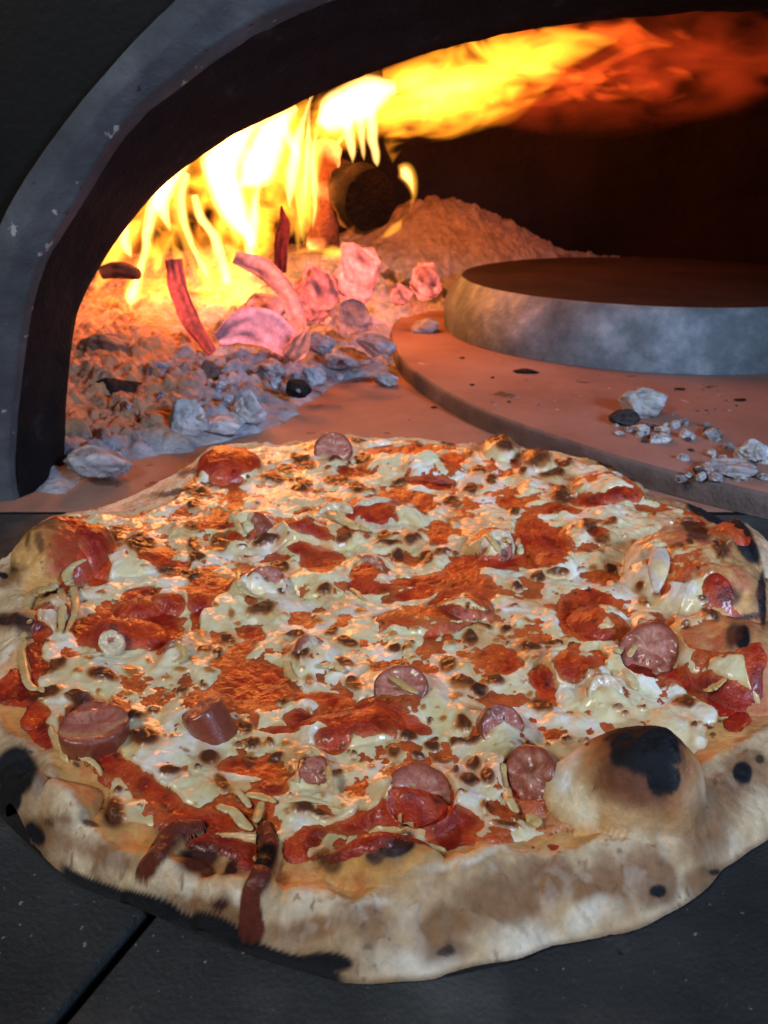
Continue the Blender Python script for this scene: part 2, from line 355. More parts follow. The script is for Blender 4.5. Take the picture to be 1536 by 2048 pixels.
# ------------------------------------------------------------------ ash bed
front_px = [(100, 985), (150, 955), (230, 930), (300, 905), (380, 888), (470, 872), (540, 860), (590, 820), (640, 780), (700, 752), (790, 745), (812, 700), (835, 665)]
FP = [on_z(u, v, 0.002)[:2] for u, v in front_px] + [(0.05, 0.90), (0.065, 0.98), (0.10, 1.06), (0.18, 1.12), (0.30, 1.135), (0.45, 1.12), (0.6, 1.2), (0.6, 1.5), (0.1, 1.5), (-0.5, 1.5), (-0.6, 0.9), (-0.36, 0.5)]
def ash_bed():
    nx, ny = 740, 600; X, Y = np.meshgrid(np.linspace(-0.55, 0.60, nx), 0.44 + (np.linspace(0, 1, ny) ** 1.25) * 0.98)
    xw = X + 0.012 * fbm(X, Y, 30, 5); yw = Y + 0.012 * fbm(X, Y, 30, 8)
    d = poly_sdf(xw, yw, FP)
    m = 0.034 * (1 - np.exp(-np.clip(d, 0, 1) / 0.09)) + 0.085 * np.exp(-((X - 0.09) / 0.15) ** 2 - ((Y - 1.20) / 0.13) ** 2) + 0.03 * np.exp(-((X + 0.15) / 0.4) ** 2 - ((Y - 1.2) / 0.15) ** 2) + 0.006 * np.exp(-((X - 0.30) / 0.22) ** 2 - ((Y - 1.26) / 0.10) ** 2)
    xw2 = xw + 0.014 * fbm(X, Y, 60, 15, 4); yw2 = yw + 0.014 * fbm(X, Y, 60, 18, 4)
    f1, f2, val = worley(xw2, yw2, 46, 3); g1, g2, val2 = worley(xw2, yw2, 120, 4); patch = sstep(-0.15, 0.25, fbm(X, Y, 22, 77, 3))
    lump = sstep(0, 0.6, f2 - f1) * (0.2 + 0.9 * val) * (0.0055 + 0.0045 * sstep(1.0, 0.75, Y)) * patch + sstep(0, 0.7, g2 - g1) * (0.1 + val2) * 0.0026 * (1 - 0.6 * patch) + 0.010 * np.abs(fbm(X, Y, 38, 91, 4))
    env = sstep(0.0, 0.025, d); soft = sstep(1.15, 0.9, Y)
    z = m + lump * env * (0.9 + 0.1 * soft) + 0.010 * fbm(X, Y, 16, 20) * env + 0.002 * fbm(X, Y, 160, 30, 3) * env - 0.003 * (d < 0.0)
    u, v = project(X, Y, z)
    base = np.stack([0.46 + 0 * X, 0.48 + 0 * X, 0.54 + 0 * X], -1) * (0.75 + 0.35 * fbm(X, Y, 60, 41))[..., None]
    char = sstep(0.74, 0.86, val) * sstep(-0.1, 0.3, fbm(X, Y, 14, 50))
    base = mix(base, (0.035, 0.032, 0.034), char * 0.85)
    crev = sstep(0.16, 0.02, f2 - f1)
    # warm tan ash to the left and at the back
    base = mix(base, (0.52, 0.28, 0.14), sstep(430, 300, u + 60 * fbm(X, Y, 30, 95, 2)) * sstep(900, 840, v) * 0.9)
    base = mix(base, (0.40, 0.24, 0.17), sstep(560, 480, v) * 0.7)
    heat = np.exp(-(((u - 560) / 250) ** 2 + ((v - 590) / 75) ** 2)) + 0.9 * np.exp(-(((u - 250) / 140) ** 2 + ((v - 600) / 60) ** 2))
    hn = np.clip(0.5 + 0.9 * fbm(X, Y, 55, 61, 4), 0, 1.4)
    gl = heat * (hn ** 2 * 0.35 + crev * 0.55)
    pk = np.exp(-(((u - 690) / 190) ** 2 + ((v - 630) / 60) ** 2)) * np.clip(0.4 + 1.2 * fbm(X, Y, 45, 66, 4), 0, 1.3) * (1 - char)
    glow = np.stack([1.9 * gl + 0.8 * pk, 0.40 * gl + 0.5 * gl ** 2 * 0.3 + 0.13 * pk, 0.16 * gl + 0.12 * pk], -1)
    keep = (d > -0.006); kq = keep[:-1, :-1] & keep[1:, 1:] & keep[:-1, 1:] & keep[1:, :-1]
    Vv = np.stack([X, Y, z], -1).reshape(-1, 3); Q = grid_faces(ny, nx, kq)
    Vv, Q, c, gw = compact(Vv, Q, base.reshape(-1, 3), glow.reshape(-1, 3))
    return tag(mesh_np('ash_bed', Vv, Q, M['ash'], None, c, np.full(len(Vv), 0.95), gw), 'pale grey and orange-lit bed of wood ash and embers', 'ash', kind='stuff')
ash_bed()
def ico(sub):
    bm = bmesh.new(); bmesh.ops.create_icosphere(bm, subdivisions=sub, radius=1.0); V = np.array([v.co for v in bm.verts]); Q = np.array([[v.index for v in f.verts] for f in bm.faces]); bm.free(); return V, Q
import bmesh
ICO = ico(5)
def rock(name, c, r, seed, col, glowc=None, heat=0.0, m=None, rough=0.35, facet=9.0, rot=0.0):
    V = ICO[0].copy(); rg = np.random.RandomState(seed)
    for k in range(14):                       # chop with planes for a broken, faceted shape
        n = rg.randn(3); n /= np.linalg.norm(n); lim = 0.55 + 0.35 * rg.rand(); dd = V @ n
        V = V - np.clip(dd - lim, 0, None)[:, None] * n * 0.92
    V = V * (1 + rough * 0.35 * noise3(V, 2.2, seed)[:, None] + rough * 0.25 * noise3(V, 6, seed + 5)[:, None] + rough * 0.12 * noise3(V, 15, seed + 9)[:, None])
    V = V * np.array(r); cr, sr = math.cos(rot), math.sin(rot); V = np.c_[V[:, 0] * cr - V[:, 1] * sr, V[:, 0] * sr + V[:, 1] * cr, V[:, 2]]
    nn = noise3(ICO[0], 4, seed + 2); base = np.array(col)[None] * (0.8 + 0.5 * nn)[:, None]
    g = np.zeros_like(base)
    if heat: h = np.clip(0.65 + 1.2 * noise3(ICO[0], 3.0, seed + 3), 0.05, 1.2) * heat; h = h * np.clip(0.85 + 0.5 * noise3(ICO[0], 9, seed + 12), 0.1, 1.6); g = np.array(glowc or (1.6, 0.35, 0.2))[None] * h[:, None]
    o = mesh_np(name, V, ICO[1], m or M['ash'], None, base, np.full(len(V), 0.9), g); o.location = c; return o
def rock_px(name, u, v, w, h, Y=None, z=None, seed=1, col=(0.5, 0.5, 0.51), label='', cat='ash chunk', group=None, dz=0.0, **k):
    p = on_y(u, v, Y) if Y else on_z(u, v, z); rx = px2m(w / 2, p); rz = px2m(h / 2, p)
    o = rock(name, (p[0], p[1], p[2] + dz), (rx, rx * 0.75, rz * 1.05), seed, col, **k)
    return tag(o, label, cat, group)
def bedz(u, v, Y): return on_y(u, v, Y)
G = 'pale ash chunks along the front of the ash bed'
rock_px('ash_chunk', 195, 925, 150, 70, z=0.012, seed=101, col=(0.42, 0.42, 0.45), label='long pale ash flake lying on the red floor beside the arch foot', group=G, rot=0.5)
rock_px('ash_chunk', 375, 838, 95, 80, z=0.016, seed=102, col=(0.52, 0.55, 0.6), label='biggest blue-grey ash lump at front of the ash bed', group=G)
rock_px('ash_chunk', 498, 815, 75, 75, z=0.016, seed=103, col=(0.55, 0.57, 0.62), label='upright pale ash lump right of the biggest front lump', group=G)
rock_px('ash_chunk', 440, 850, 130, 45, z=0.008, seed=104, col=(0.5, 0.52, 0.57), label='flat pale ash piece between the two front lumps', group=G)
rock_px('charcoal_lump', 595, 775, 55, 45, z=0.02, seed=105, col=(0.03, 0.03, 0.035), label='small black charcoal lump on the right end of the ash front', cat='charcoal')
rock_px('ash_chunk', 628, 755, 50, 50, z=0.02, seed=106, col=(0.5, 0.53, 0.6), label='bluish ash lump just right of the small black charcoal', group=G)
rock_px('ash_chunk', 690, 720, 120, 45, z=0.015, seed=107, col=(0.55, 0.5, 0.52), label='low pinkish ash heap on the floor before the turntable', group=G)
rock_px('ash_chunk', 775, 758, 60, 28, z=0.006, seed=108, col=(0.5, 0.52, 0.56), label='small blue ash flake on the floor touching turntable edge', group=G)
rock_px('charcoal_lump', 235, 790, 120, 90, Y=0.61, seed=109, col=(0.05, 0.035, 0.03), label='dark brown charcoal lump in the tan ash near the arch', cat='charcoal')
rock_px('ash_chunk', 320, 755, 75, 70, Y=0.64, seed=110, col=(0.36, 0.36, 0.42), label='grey-violet ash lump behind the dark brown charcoal', group=G)
rock_px('ash_chunk', 215, 690, 110, 60, Y=0.70, seed=111, col=(0.35, 0.22, 0.15), label='tan ash lump leaning by the arch, above dark charcoal', group=G)
rock_px('charcoal_lump', 170, 880, 100, 60, Y=0.56, seed=112, col=(0.10, 0.05, 0.035), label='brown charcoal lump hidden behind the long ash flake', cat='charcoal')
rock_px('ash_chunk', 700, 640, 90, 75, Y=0.76, seed=113, col=(0.30, 0.24, 0.25), label='violet-grey ash lump below the glowing block', group=G, heat=0.35)
rock_px('ash_chunk', 750, 690, 80, 50, Y=0.70, seed=114, col=(0.5, 0.45, 0.48), label='pinkish ash lump near the turntable rim under the embers', group=G, heat=0.08)
rock_px('ash_chunk', 640, 690, 80, 50, Y=0.71, seed=115, col=(0.42, 0.40, 0.45), label='grey ash lump right of the glowing pink curl', group=G)
rock_px('ash_chunk', 540, 740, 70, 45, Y=0.70, seed=116, col=(0.5, 0.46, 0.47), label='small pale ash lump in front of the glowing curl', group=G)
G3 = 'small ash pieces strewn over the ash bed'
rgc = random.Random(9); np_ = 0
while np_ < 34:
    u = rgc.uniform(170, 800); v = rgc.uniform(700, 900)
    if v > 900 - (u - 300) * 0.36 or v < 705 - (u - 400) * 0.05: continue
    w = rgc.uniform(16, 52) * (0.6 + (v - 700) / 400); cc = rgc.choice([(0.5, 0.54, 0.62), (0.42, 0.43, 0.5), (0.55, 0.55, 0.6), (0.3, 0.3, 0.34)])
    yy = 0.60 + (885 - v) / 185 * 0.10 - (u - 300) / 500 * 0.0
    rock_px('ash_piece', u, v, w, w * rgc.uniform(0.5, 0.95), z=0.020 if v < 840 else 0.012, seed=300 + np_, col=cc, label='small %s ash piece among many strewn over the ash bed' % {0.5: 'bluish', 0.42: 'blue-grey', 0.55: 'pale', 0.3: 'dark grey'}[cc[0]], cat='ash piece', group=G3, rot=rgc.uniform(0, 6)); np_ += 1
# glowing embers
E1 = (2.0, 0.35, 0.22)
rock_px('glowing_ember', 715, 545, 105, 135, Y=0.90, seed=121, col=(0.3, 0.16, 0.16), label='tall glowing pink wood block under the round black log end', cat='ember', m=M['ember'], heat=1.3, glowc=(1.6, 0.26, 0.20), rough=0.5)
rock_px('glowing_ember', 625, 590, 110, 130, Y=0.86, seed=122, col=(0.25, 0.13, 0.15), label='glowing ember block left of the tall pink block', cat='ember', m=M['ember'], heat=1.1, glowc=(1.5, 0.22, 0.15), rough=0.5)
rock_px('glowing_ember', 850, 560, 70, 75, Y=0.96, seed=123, col=(0.3, 0.15, 0.13), label='square bright pink ember left of the stone disc', cat='ember', m=M['ember'], heat=1.4, glowc=(1.6, 0.28, 0.2))
rock_px('glowing_ember', 805, 590, 50, 50, Y=0.88, seed=124, col=(0.2, 0.12, 0.13), label='small pink ember between tall block and bright ember', cat='ember', m=M['ember'], heat=0.7, glowc=E1)
rock_px('glowing_ember', 520, 615, 110, 70, Y=0.84, seed=125, col=(0.3, 0.2, 0.2), label='dusky rose ember behind the glowing pink curl', cat='ember', m=M['ember'], heat=0.9, glowc=(1.3, 0.26, 0.22))
# logs
def log(name, p0, p1, r, seed, col, heat, glowc, label, cat='log'):
    n = 26; P = np.linspace(p0, p1, n); rr = [r * (0.86 if i in (0, n - 1) else 1) for i in range(n)]
    V, T = tube(P, rr, 1.0, 40); ax = (np.array(p1) - p0); ax = ax / np.linalg.norm(ax)
    c = np.array(p0) + ((V - p0) @ ax)[:, None] * ax; rad = V - c
    V = c + rad * (1 + 0.10 * noise3(V, 60, seed) + 0.07 * noise3(V, 160, seed + 2))[:, None]
    base = np.array(col)[None] * (0.7 + 0.6 * noise3(V, 50, seed + 4))[:, None]
    h = np.clip(noise3(V, 45, seed + 6) * 1.6 + 0.3, 0, 1.3) * heat
    return V, T, base, h
p0 = on_y(742, 402, 0.95); r_ = px2m(66, p0); p1 = p0 + np.array([-0.16, 0.28, 0.02])
V, T, base, h = log('log', p0, p1, r_, 7, (0.012, 0.008, 0.007), 0.5, None, '')
ax = (p1 - p0) / np.linalg.norm(p1 - p0); along = (V - p0) @ ax
h = h * sstep(0.002, 0.03, along); glow = np.stack([1.8 * h, 0.4 * h, 0.05 * h], 1)
lo = empty('firewood_log', tuple(p0), 'thick log with round black charred end facing out of the fire', 'log')
end = along < 0.004; fe = end[T].all(1)
Vb, Tb, cb, gb = compact(V, T[~fe], base, glow); adopt(mesh_np('bark', Vb, Tb, M['ember'], None, cb, np.full(len(Vb), 0.9), gb), lo)
Vb, Tb, cb, gb = compact(V, T[fe], base, glow * 0); adopt(mesh_np('charred_end', Vb, Tb, M['ember'], None, cb * 0.6, np.full(len(Vb), 0.95), gb), lo)
def log_px(name, a, b, w, seed, col, heat, glowc, label, cat='log', flat=1.0):
    pa = on_y(*a); pb = on_y(*b); r = px2m(w / 2, pa)
    V, T, base, h = log(name, pa, pb, r, seed, col, heat, glowc, label)
    glow = np.array(glowc)[None] * h[:, None]
    return tag(mesh_np(name, V, T, M['ember'], None, base, np.full(len(V), 0.9), glow), label, cat)
log_px('glowing_log', (645, 500, 0.95), (652, 290, 1.00), 62, 31, (0.2, 0.08, 0.04), 2.4, (1.6, 0.38, 0.08), 'upright glowing orange log just left of the round black log end')
def strip_px(name, pts, Ys, ws, flat, seed, col, glowc, heat, label, cat):
    S = spline(np.array([[*p, y, w] for p, y, w in zip(pts, Ys, ws)]), 8)
    P = np.array([on_y(s[0], s[1], s[2]) for s in S]); rr = [px2m(s[3] / 2, p) for s, p in zip(S, P)]
    V, T = tube(P, rr, flat, 16, up=(0, 1, 0)); V = V + 0.0012 * np.c_[noise3(V, 120, seed), noise3(V, 120, seed + 2), noise3(V, 120, seed + 4)]
    n = noise3(V, 40, seed + 1); base = np.array(col)[None] * (0.8 + 0.5 * n)[:, None]; ia = np.arange(len(V)) % 16; ii = np.arange(len(V)) // 16; st = vnoise(ia * 0.9 + 3 + ii * 0.05, ii * 0.10, seed + 30) + 0.5 * vnoise(ia * 2.1 + 9, ii * 0.2, seed + 33); h = np.clip(0.75 + 1.35 * st, 0.0, 1.9) * heat
    return tag(mesh_np(name, V, T, M['ember'], None, base, np.full(len(V), 0.9), np.array(glowc)[None] * h[:, None]), label, cat)
strip_px('wood_splinter', [(346, 520), (360, 590), (385, 650), (425, 705)], [0.74, 0.73, 0.72, 0.70], [36, 38, 38, 20], 0.5, 41, (0.2, 0.06, 0.05), (1.1, 0.10, 0.07), 0.6, 'curved red glowing splinter standing at left of the pink curl', 'wood splinter')
strip_px('wood_splinter', [(470, 515), (530, 540), (575, 590), (598, 650), (610, 690)], [0.80, 0.80, 0.78, 0.76, 0.72], [26, 40, 38, 32, 20], 0.4, 42, (0.4, 0.2, 0.2), (1.4, 0.28, 0.20), 0.55, 'arching pink splinter above the glowing curl', 'wood splinter')
strip_px('wood_splinter', [(560, 545), (562, 500), (567, 450), (563, 412)], [0.84, 0.84, 0.85, 0.85], [26, 28, 24, 5], 0.5, 43, (0.08, 0.02, 0.02), (0.5, 0.03, 0.02), 0.5, 'dark red upright sliver before the white flames', 'wood splinter')
strip_px('wood_splinter', [(575, 715), (600, 690), (618, 655)], [0.69, 0.69, 0.70], [34, 40, 6], 0.5, 44, (0.5, 0.2, 0.15), (1.5, 0.35, 0.25), 0.7, 'small pointed pink chip at the right tip of glowing curl', 'wood splinter')
strip_px('glowing_curl', [(434, 680), (480, 655), (530, 655), (580, 690), (590, 715)], [0.72, 0.735, 0.735, 0.72, 0.70], [24, 62, 74, 56, 24], 0.3, 45, (0.6, 0.3, 0.35), (1.05, 0.26, 0.30), 0.62, 'wide pale pink glowing wood curl on the ash', 'ember')
strip_px('charred_stick', [(205, 545), (240, 540), (275, 548)], [0.86, 0.85, 0.84], [26, 34, 24], 0.8, 46, (0.05, 0.03, 0.03), (1, 0.2, 0.1), 0.1, 'black charred stick end low at far left of fire', 'charred stick')

# ash debris on the turntable
G2 = 'ash crumbs scattered on the turntable'
rock_px('ash_lump', 1283, 810, 100, 82, z=0.021, seed=131, col=(0.55, 0.56, 0.57), label='largest white ash lump lying on the turntable before the stone disc', cat='ash lump')
rock_px('ash_lump', 1243, 838, 70, 40, z=0.018, seed=132, col=(0.07, 0.06, 0.06), label='dark charcoal foot left of the white lump on the turntable', cat='charcoal')
rock_px('ash_lump', 850, 655, 70, 45, z=0.019, seed=133, col=(0.5, 0.5, 0.54), label='bluish ash flake on the turntable left of the stone disc', cat='ash flake')
rock_px('ash_lump', 1500, 905, 70, 55, z=0.02, seed=134, col=(0.6, 0.6, 0.61), label='pale ash lump on the turntable at right picture edge', cat='ash lump')
rock_px('ash_lump', 1460, 935, 110, 30, z=0.018, seed=135, col=(0.45, 0.45, 0.47), label='flat grey ash piece on turntable below the right pale lump', cat='ash flake')
for q_, (u, v, w, h) in enumerate([(1050, 744, 56, 7), (925, 716, 13, 9), (945, 770, 12, 8), (1360, 778, 22, 9), (1480, 800, 26, 24), (985, 755, 8, 5), (868, 815, 14, 8)]):
    zz_ = 0.0155 if q_ < 6 else 0.001; pp = on_z(u, v, zz_); r1 = px2m(w / 2, pp); o = rock('charcoal_bit', (pp[0], pp[1], zz_ + 0.0002), (r1, r1 * 0.6, max(r1 * 0.25, 0.0008)), 500 + q_, (0.03, 0.02, 0.02))
    tag(o, ['long flat black charcoal sliver before the stone disc', 'tiny black charcoal bit nearest the left rim of the turntable, upper one', 'tiny black charcoal bit left of the grey dust on the turntable', 'small flat dark bit just above the white ash lump', 'dark round charcoal bit at right of the white ash lump', 'tiniest dark bit left of the long charcoal sliver', 'dark crumb on the oven floor beside the turntable edge'][q_], 'charcoal bit')
rg = random.Random(5)
spots = [(1350 + rg.uniform(-70, 80), 862 + rg.uniform(-18, 22), rg.uniform(16, 46)) for _ in range(20)] + [(1250 + rg.uniform(-20, 60), 862 + rg.uniform(-12, 12), rg.uniform(12, 26)) for _ in range(7)] + [(1440 + rg.uniform(-90, 90), 935 + rg.uniform(-40, 25), rg.uniform(10, 42)) for _ in range(30)] + [(1380 + rg.uniform(-60, 100), 810 + rg.uniform(-30, 30), rg.uniform(4, 10)) for _ in range(14)] + [(1020 + rg.uniform(-40, 60), 800 + rg.uniform(-15, 15), rg.uniform(5, 12)) for _ in range(7)]
protos = [rock('ash_crumb', (0, 0, 0), (0.004, 0.0032, 0.0022), 200 + k, c, rough=0.4) for k, c in enumerate([(0.55, 0.55, 0.57), (0.40, 0.39, 0.41), (0.65, 0.63, 0.62), (0.12, 0.10, 0.10)])]
for i, (u, v, w) in enumerate(spots):
    o = protos[i] if i < 4 else protos[i % 4].copy()
    if i >= 4: COL.objects.link(o)
    p = on_z(u, v, 0.0155); s = px2m(w / 2, p); o.location = (p[0], p[1], 0.0150 + s * 0.3); s = s / 0.004; o.scale = (s, s, s); o.rotation_euler = (0, 0, rg.uniform(0, 6.28))
    tag(o, 'small %s ash crumb in the scatter of crumbs on the turntable' % ('pale grey', 'mid grey', 'whitish', 'dark charcoal-coloured')[i % 4], 'ash crumb', G2)

# ------------------------------------------------------------------ the flames: closed tongues filled with glowing gas
def flame_mat(name, col, strength, nscale=0, lo=0.42):
    m = bpy.data.materials.new(name); m.use_nodes = True; ns = m.node_tree.nodes; ln = m.node_tree.links
    ns.remove(ns['Principled BSDF']); out = ns['Material Output']
    e = N(ns, 'ShaderNodeEmission'); e.inputs[0].default_value = (*col, 1); e.inputs[1].default_value = strength
    if nscale:
        tc = N(ns, 'ShaderNodeTexCoord'); mp = N(ns, 'ShaderNodeMapping'); mp.inputs['Scale'].default_value = (0.5, 1.0, 1.0); mp.inputs['Rotation'].default_value = (0, -0.45, 0)
        nz = N(ns, 'ShaderNodeTexNoise', inp={'Scale': float(nscale), 'Detail': 2.0, 'Distortion': 1.4}); ln.new(tc.outputs['Object'], mp.inputs['Vector']); ln.new(mp.outputs[0], nz.inputs['Vector'])
        mr = N(ns, 'ShaderNodeMapRange', inp={1: lo, 2: 0.66, 3: 0.0, 4: 2.4}); mr.interpolation_type = 'SMOOTHSTEP'; ln.new(nz.outputs['Fac'], mr.inputs[0])
        mm = N(ns, 'ShaderNodeMath', operation='MULTIPLY', inp={1: strength}); ln.new(mr.outputs[0], mm.inputs[0]); ln.new(mm.outputs[0], e.inputs[1])
    ln.new(e.outputs[0], out.inputs['Volume']); return m
fire = empty('fire', tuple(on_y(450, 640, 0.92)), 'bright yellow-white wood fire with orange flames streaming right under the dome', 'fire')
FM = {'w': flame_mat('flame_white', (1.0, 0.50, 0.13), 430), 'y': flame_mat('flame_yellow', (1.0, 0.38, 0.035), 125), 'm': flame_mat('flame_body', (1.0, 0.29, 0.016), 62, 26, 0.39), 'o': flame_mat('flame_orange', (1.0, 0.20, 0.010), 38), 'r': flame_mat('flame_red', (1.0, 0.10, 0.010), 26, 30, 0.42), 'd': flame_mat('flame_dim', (1.0, 0.07, 0.012), 2.0, 16, 0.40)}
def flame(kind, pts, Y, flat=0.7, dy=0.0, seed=0):
    S = spline(np.array([[u, v, w] for u, v, w in pts]), 10); n = len(S)
    P = np.array([on_y(s[0], s[1], Y + dy * i / n) for i, s in enumerate(S)]); rr = np.array([max(px2m(s[2] / 2, p), 0.0004) for s, p in zip(S, P)])
    V, T = tube(P, rr * 1.3, flat, 24, up=(0, 1, 0), lens=2.6); a = rr.mean() * 0.5
    sc_ = 0.35 / max(rr.mean(), 0.004)
    V = V + a * np.c_[noise3(V, sc_, seed), noise3(V, sc_, seed + 2) * 0.4, noise3(V, sc_, seed + 4)] * 0.8
    adopt(mesh_np('flame_tongue', V, T, FM[kind]), fire)
FL = [
 ('y', [(262, 620, 4), (266, 590, 34), (275, 550, 30), (292, 500, 22), (300, 450, 26), (318, 400, 30), (345, 350, 8)], 0.86),
 ('w', [(262, 612, 3), (265, 592, 24), (274, 560, 16), (290, 505, 14), (296, 450, 20), (320, 385, 24), (345, 340, 6)], 0.87),
 ('w', [(262, 515, 3), (255, 498, 18), (248, 470, 18), (255, 440, 12), (275, 400, 4)], 0.88),
 ('y', [(192, 590, 3), (205, 555, 26), (222, 515, 40), (250, 470, 44), (290, 430, 10)], 0.93),
 ('m', [(215, 540, 3), (240, 490, 50), (270, 450, 60), (310, 400, 50)], 1.0),
 ('w', [(340, 460, 3), (330, 430, 20), (322, 400, 34), (335, 360, 40), (370, 320, 20)], 0.92),
 ('y', [(422, 562, 3), (414, 545, 20), (392, 500, 18), (372, 450, 20), (360, 400, 26), (372, 350, 24)], 0.84),
 ('w', [(420, 556, 2), (412, 545, 12), (390, 500, 12), (370, 450, 14), (362, 400, 16), (375, 345, 14)], 0.85),
 ('w', [(453, 572, 2), (453, 553, 22), (444, 520, 18), (425, 470, 20), (400, 430, 18), (388, 390, 14)], 0.84),
 ('y', [(388, 560, 2), (384, 530, 12), (370, 480, 20), (352, 420, 24), (350, 380, 20)], 0.86),
 ('w', [(500, 500, 2), (490, 470, 20), (470, 435, 44), (450, 385, 60), (445, 330, 66), (475, 275, 50), (520, 235, 16)], 0.95),
 ('m', [(540, 560, 4), (520, 510, 50), (500, 450, 120), (490, 380, 170), (500, 310, 170), (540, 240, 110), (600, 190, 30)], 1.00),
 ('m', [(330, 480, 6), (335, 440, 60), (350, 400, 100), (400, 350, 110), (470, 290, 90), (560, 230, 40)], 1.02),
 ('w', [(520, 500, 2), (498, 470, 20), (478, 440, 26), (452, 400, 26), (430, 360, 10)], 0.88),
 ('m', [(575, 480, 4), (580, 430, 60), (560, 370, 80), (545, 310, 80), (560, 250, 60), (600, 200, 10)], 0.97),
 ('w', [(480, 380, 6), (510, 350, 60), (530, 310, 60), (545, 260, 50), (590, 215, 10)], 0.98),
 ('m', [(640, 470, 2), (620, 420, 30), (600, 370, 40), (600, 310, 50), (590, 260, 50), (620, 200, 20)], 0.95),
 ('w', [(598, 330, 2), (590, 300, 16), (575, 270, 22), (565, 245, 18), (570, 225, 4)], 0.90),
 ('w', [(630, 250, 4), (650, 240, 50), (690, 215, 66), (740, 190, 60), (790, 175, 20)], 0.92),
 ('w', [(703, 325, 2), (702, 300, 16), (697, 260, 22), (690, 220, 30), (700, 190, 20)], 0.90),
 ('w', [(752, 335, 2), (750, 318, 14), (745, 270, 20), (738, 220, 26), (745, 185, 24)], 0.90),
 ('w', [(728, 320, 2), (726, 300, 10), (722, 250, 18), (716, 200, 24)], 0.91),
 ('m', [(600, 260, 4), (660, 240, 90), (740, 210, 110), (820, 195, 80), (900, 190, 40), (980, 170, 6)], 0.97),
 ('m', [(740, 240, 4), (800, 235, 60), (850, 230, 60), (900, 210, 40), (1000, 215, 30), (1070, 195, 4)], 0.93),
 ('y', [(760, 180, 4), (830, 170, 34), (900, 165, 46), (960, 180, 36), (1010, 150, 10)], 0.95),
 ('y', [(1030, 150, 2), (1050, 138, 22), (1085, 138, 26), (1120, 145, 6)], 0.92),
 ('y', [(840, 250, 2), (852, 225, 18), (850, 200, 14), (845, 170, 4)], 0.90),
 ('m', [(780, 330, 4), (790, 280, 50), (830, 240, 80), (900, 210, 100), (980, 190, 90), (1060, 170, 60), (1140, 150, 10)], 0.99),
 ('m', [(760, 150, 20), (850, 150, 80), (950, 130, 90), (1050, 105, 80), (1150, 90, 50), (1230, 80, 10)], 1.02),
 ('o', [(920, 245, 2), (970, 235, 30), (1020, 225, 34), (1070, 195, 20), (1100, 185, 2)], 0.92),
 ('d', [(980, 240, 10), (1060, 190, 80), (1150, 150, 110), (1250, 125, 110), (1350, 110, 90), (1430, 105, 50), (1500, 100, 10)], 1.05),
 ('r', [(900, 110, 10), (1000, 85, 60), (1100, 75, 70), (1200, 70, 60), (1320, 70, 40), (1400, 70, 4)], 1.03),
 ('r', [(1140, 155, 2), (1200, 135, 16), (1250, 108, 18), (1300, 90, 16), (1350, 95, 12), (1400, 110, 2)], 0.92),
 ('o', [(1150, 148, 1), (1200, 128, 7), (1250, 102, 9), (1300, 87, 9), (1345, 93, 3)], 0.91),
 ('r', [(1195, 155, 2), (1240, 165, 26), (1290, 165, 34), (1340, 155, 40), (1380, 165, 26), (1400, 180, 4)], 0.94),
 ('r', [(1300, 205, 2), (1330, 200, 10), (1370, 180, 20), (1380, 160, 20), (1360, 150, 4)], 0.93),
 ('r', [(1225, 160, 2), (1250, 178, 16), (1262, 185, 4)], 0.91),
 ('d', [(1000, 250, 20), (1120, 200, 120), (1250, 150, 180), (1380, 120, 190), (1500, 120, 160), (1640, 110, 60)], 1.10),
 ('y', [(818, 425, 1), (822, 410, 5), (828, 385, 14), (822, 360, 24), (808, 340, 30), (795, 332, 5)], 0.92),
 ('w', [(826, 388, 2), (822, 365, 12), (810, 345, 20), (800, 337, 4)], 0.91),
 ('y', [(760, 478, 1), (775, 467, 14), (795, 452, 16), (805, 438, 3)], 0.91),
 ('o', [(690, 478, 1), (702, 462, 14), (710, 450, 3)], 0.91),
 ('m', [(410, 690, 6), (430, 650, 70), (455, 600, 120), (450, 550, 120), (430, 500, 60), (400, 460, 8)], 0.90),
 ('m', [(300, 650, 6), (310, 610, 60), (330, 560, 90), (340, 500, 80), (350, 440, 20)], 0.92),
 ('o', [(185, 560, 4), (215, 595, 24), (255, 630, 34), (300, 650, 30), (350, 655, 8)], 0.88),
 ('o', [(215, 560, 6), (235, 520, 60), (255, 470, 60), (290, 420, 20)], 0.95),
 ('y', [(530, 560, 2), (540, 545, 22), (550, 560, 18), (545, 580, 2)], 0.90),
 ('y', [(575, 510, 2), (620, 500, 12), (680, 505, 12), (720, 490, 3)], 0.92),
 ('y', [(640, 520, 2), (665, 505, 26), (700, 510, 10), (720, 500, 2)], 0.90),
]
fr = random.Random(21)
for k in range(30):                          # thin strands rising and bending right along the vault
    u0 = fr.uniform(215, 640); v0 = fr.uniform(430, 560) - max(0, (u0 - 500) * 0.5); top = max(40, 560 - (u0 - 180) * 0.93 - fr.uniform(-10, 60)); hgt = (v0 - top) * fr.uniform(0.55, 1.0)
    if hgt < 50: continue
    lean = fr.uniform(0.0, 0.35); wv_ = fr.uniform(-14, 14); wd = fr.uniform(9, 26)
    pts = [(u0 + lean * hgt * t * t + wv_ * math.sin(t * 5 + k), v0 - hgt * t, wd * (0.15 + math.sin(min(t * 1.25, 1) * math.pi) ** 0.8)) for t in (0, .15, .35, .55, .75, 1)]
    FL.append((fr.choice('wyyyoo'), pts, fr.uniform(0.88, 1.02)))
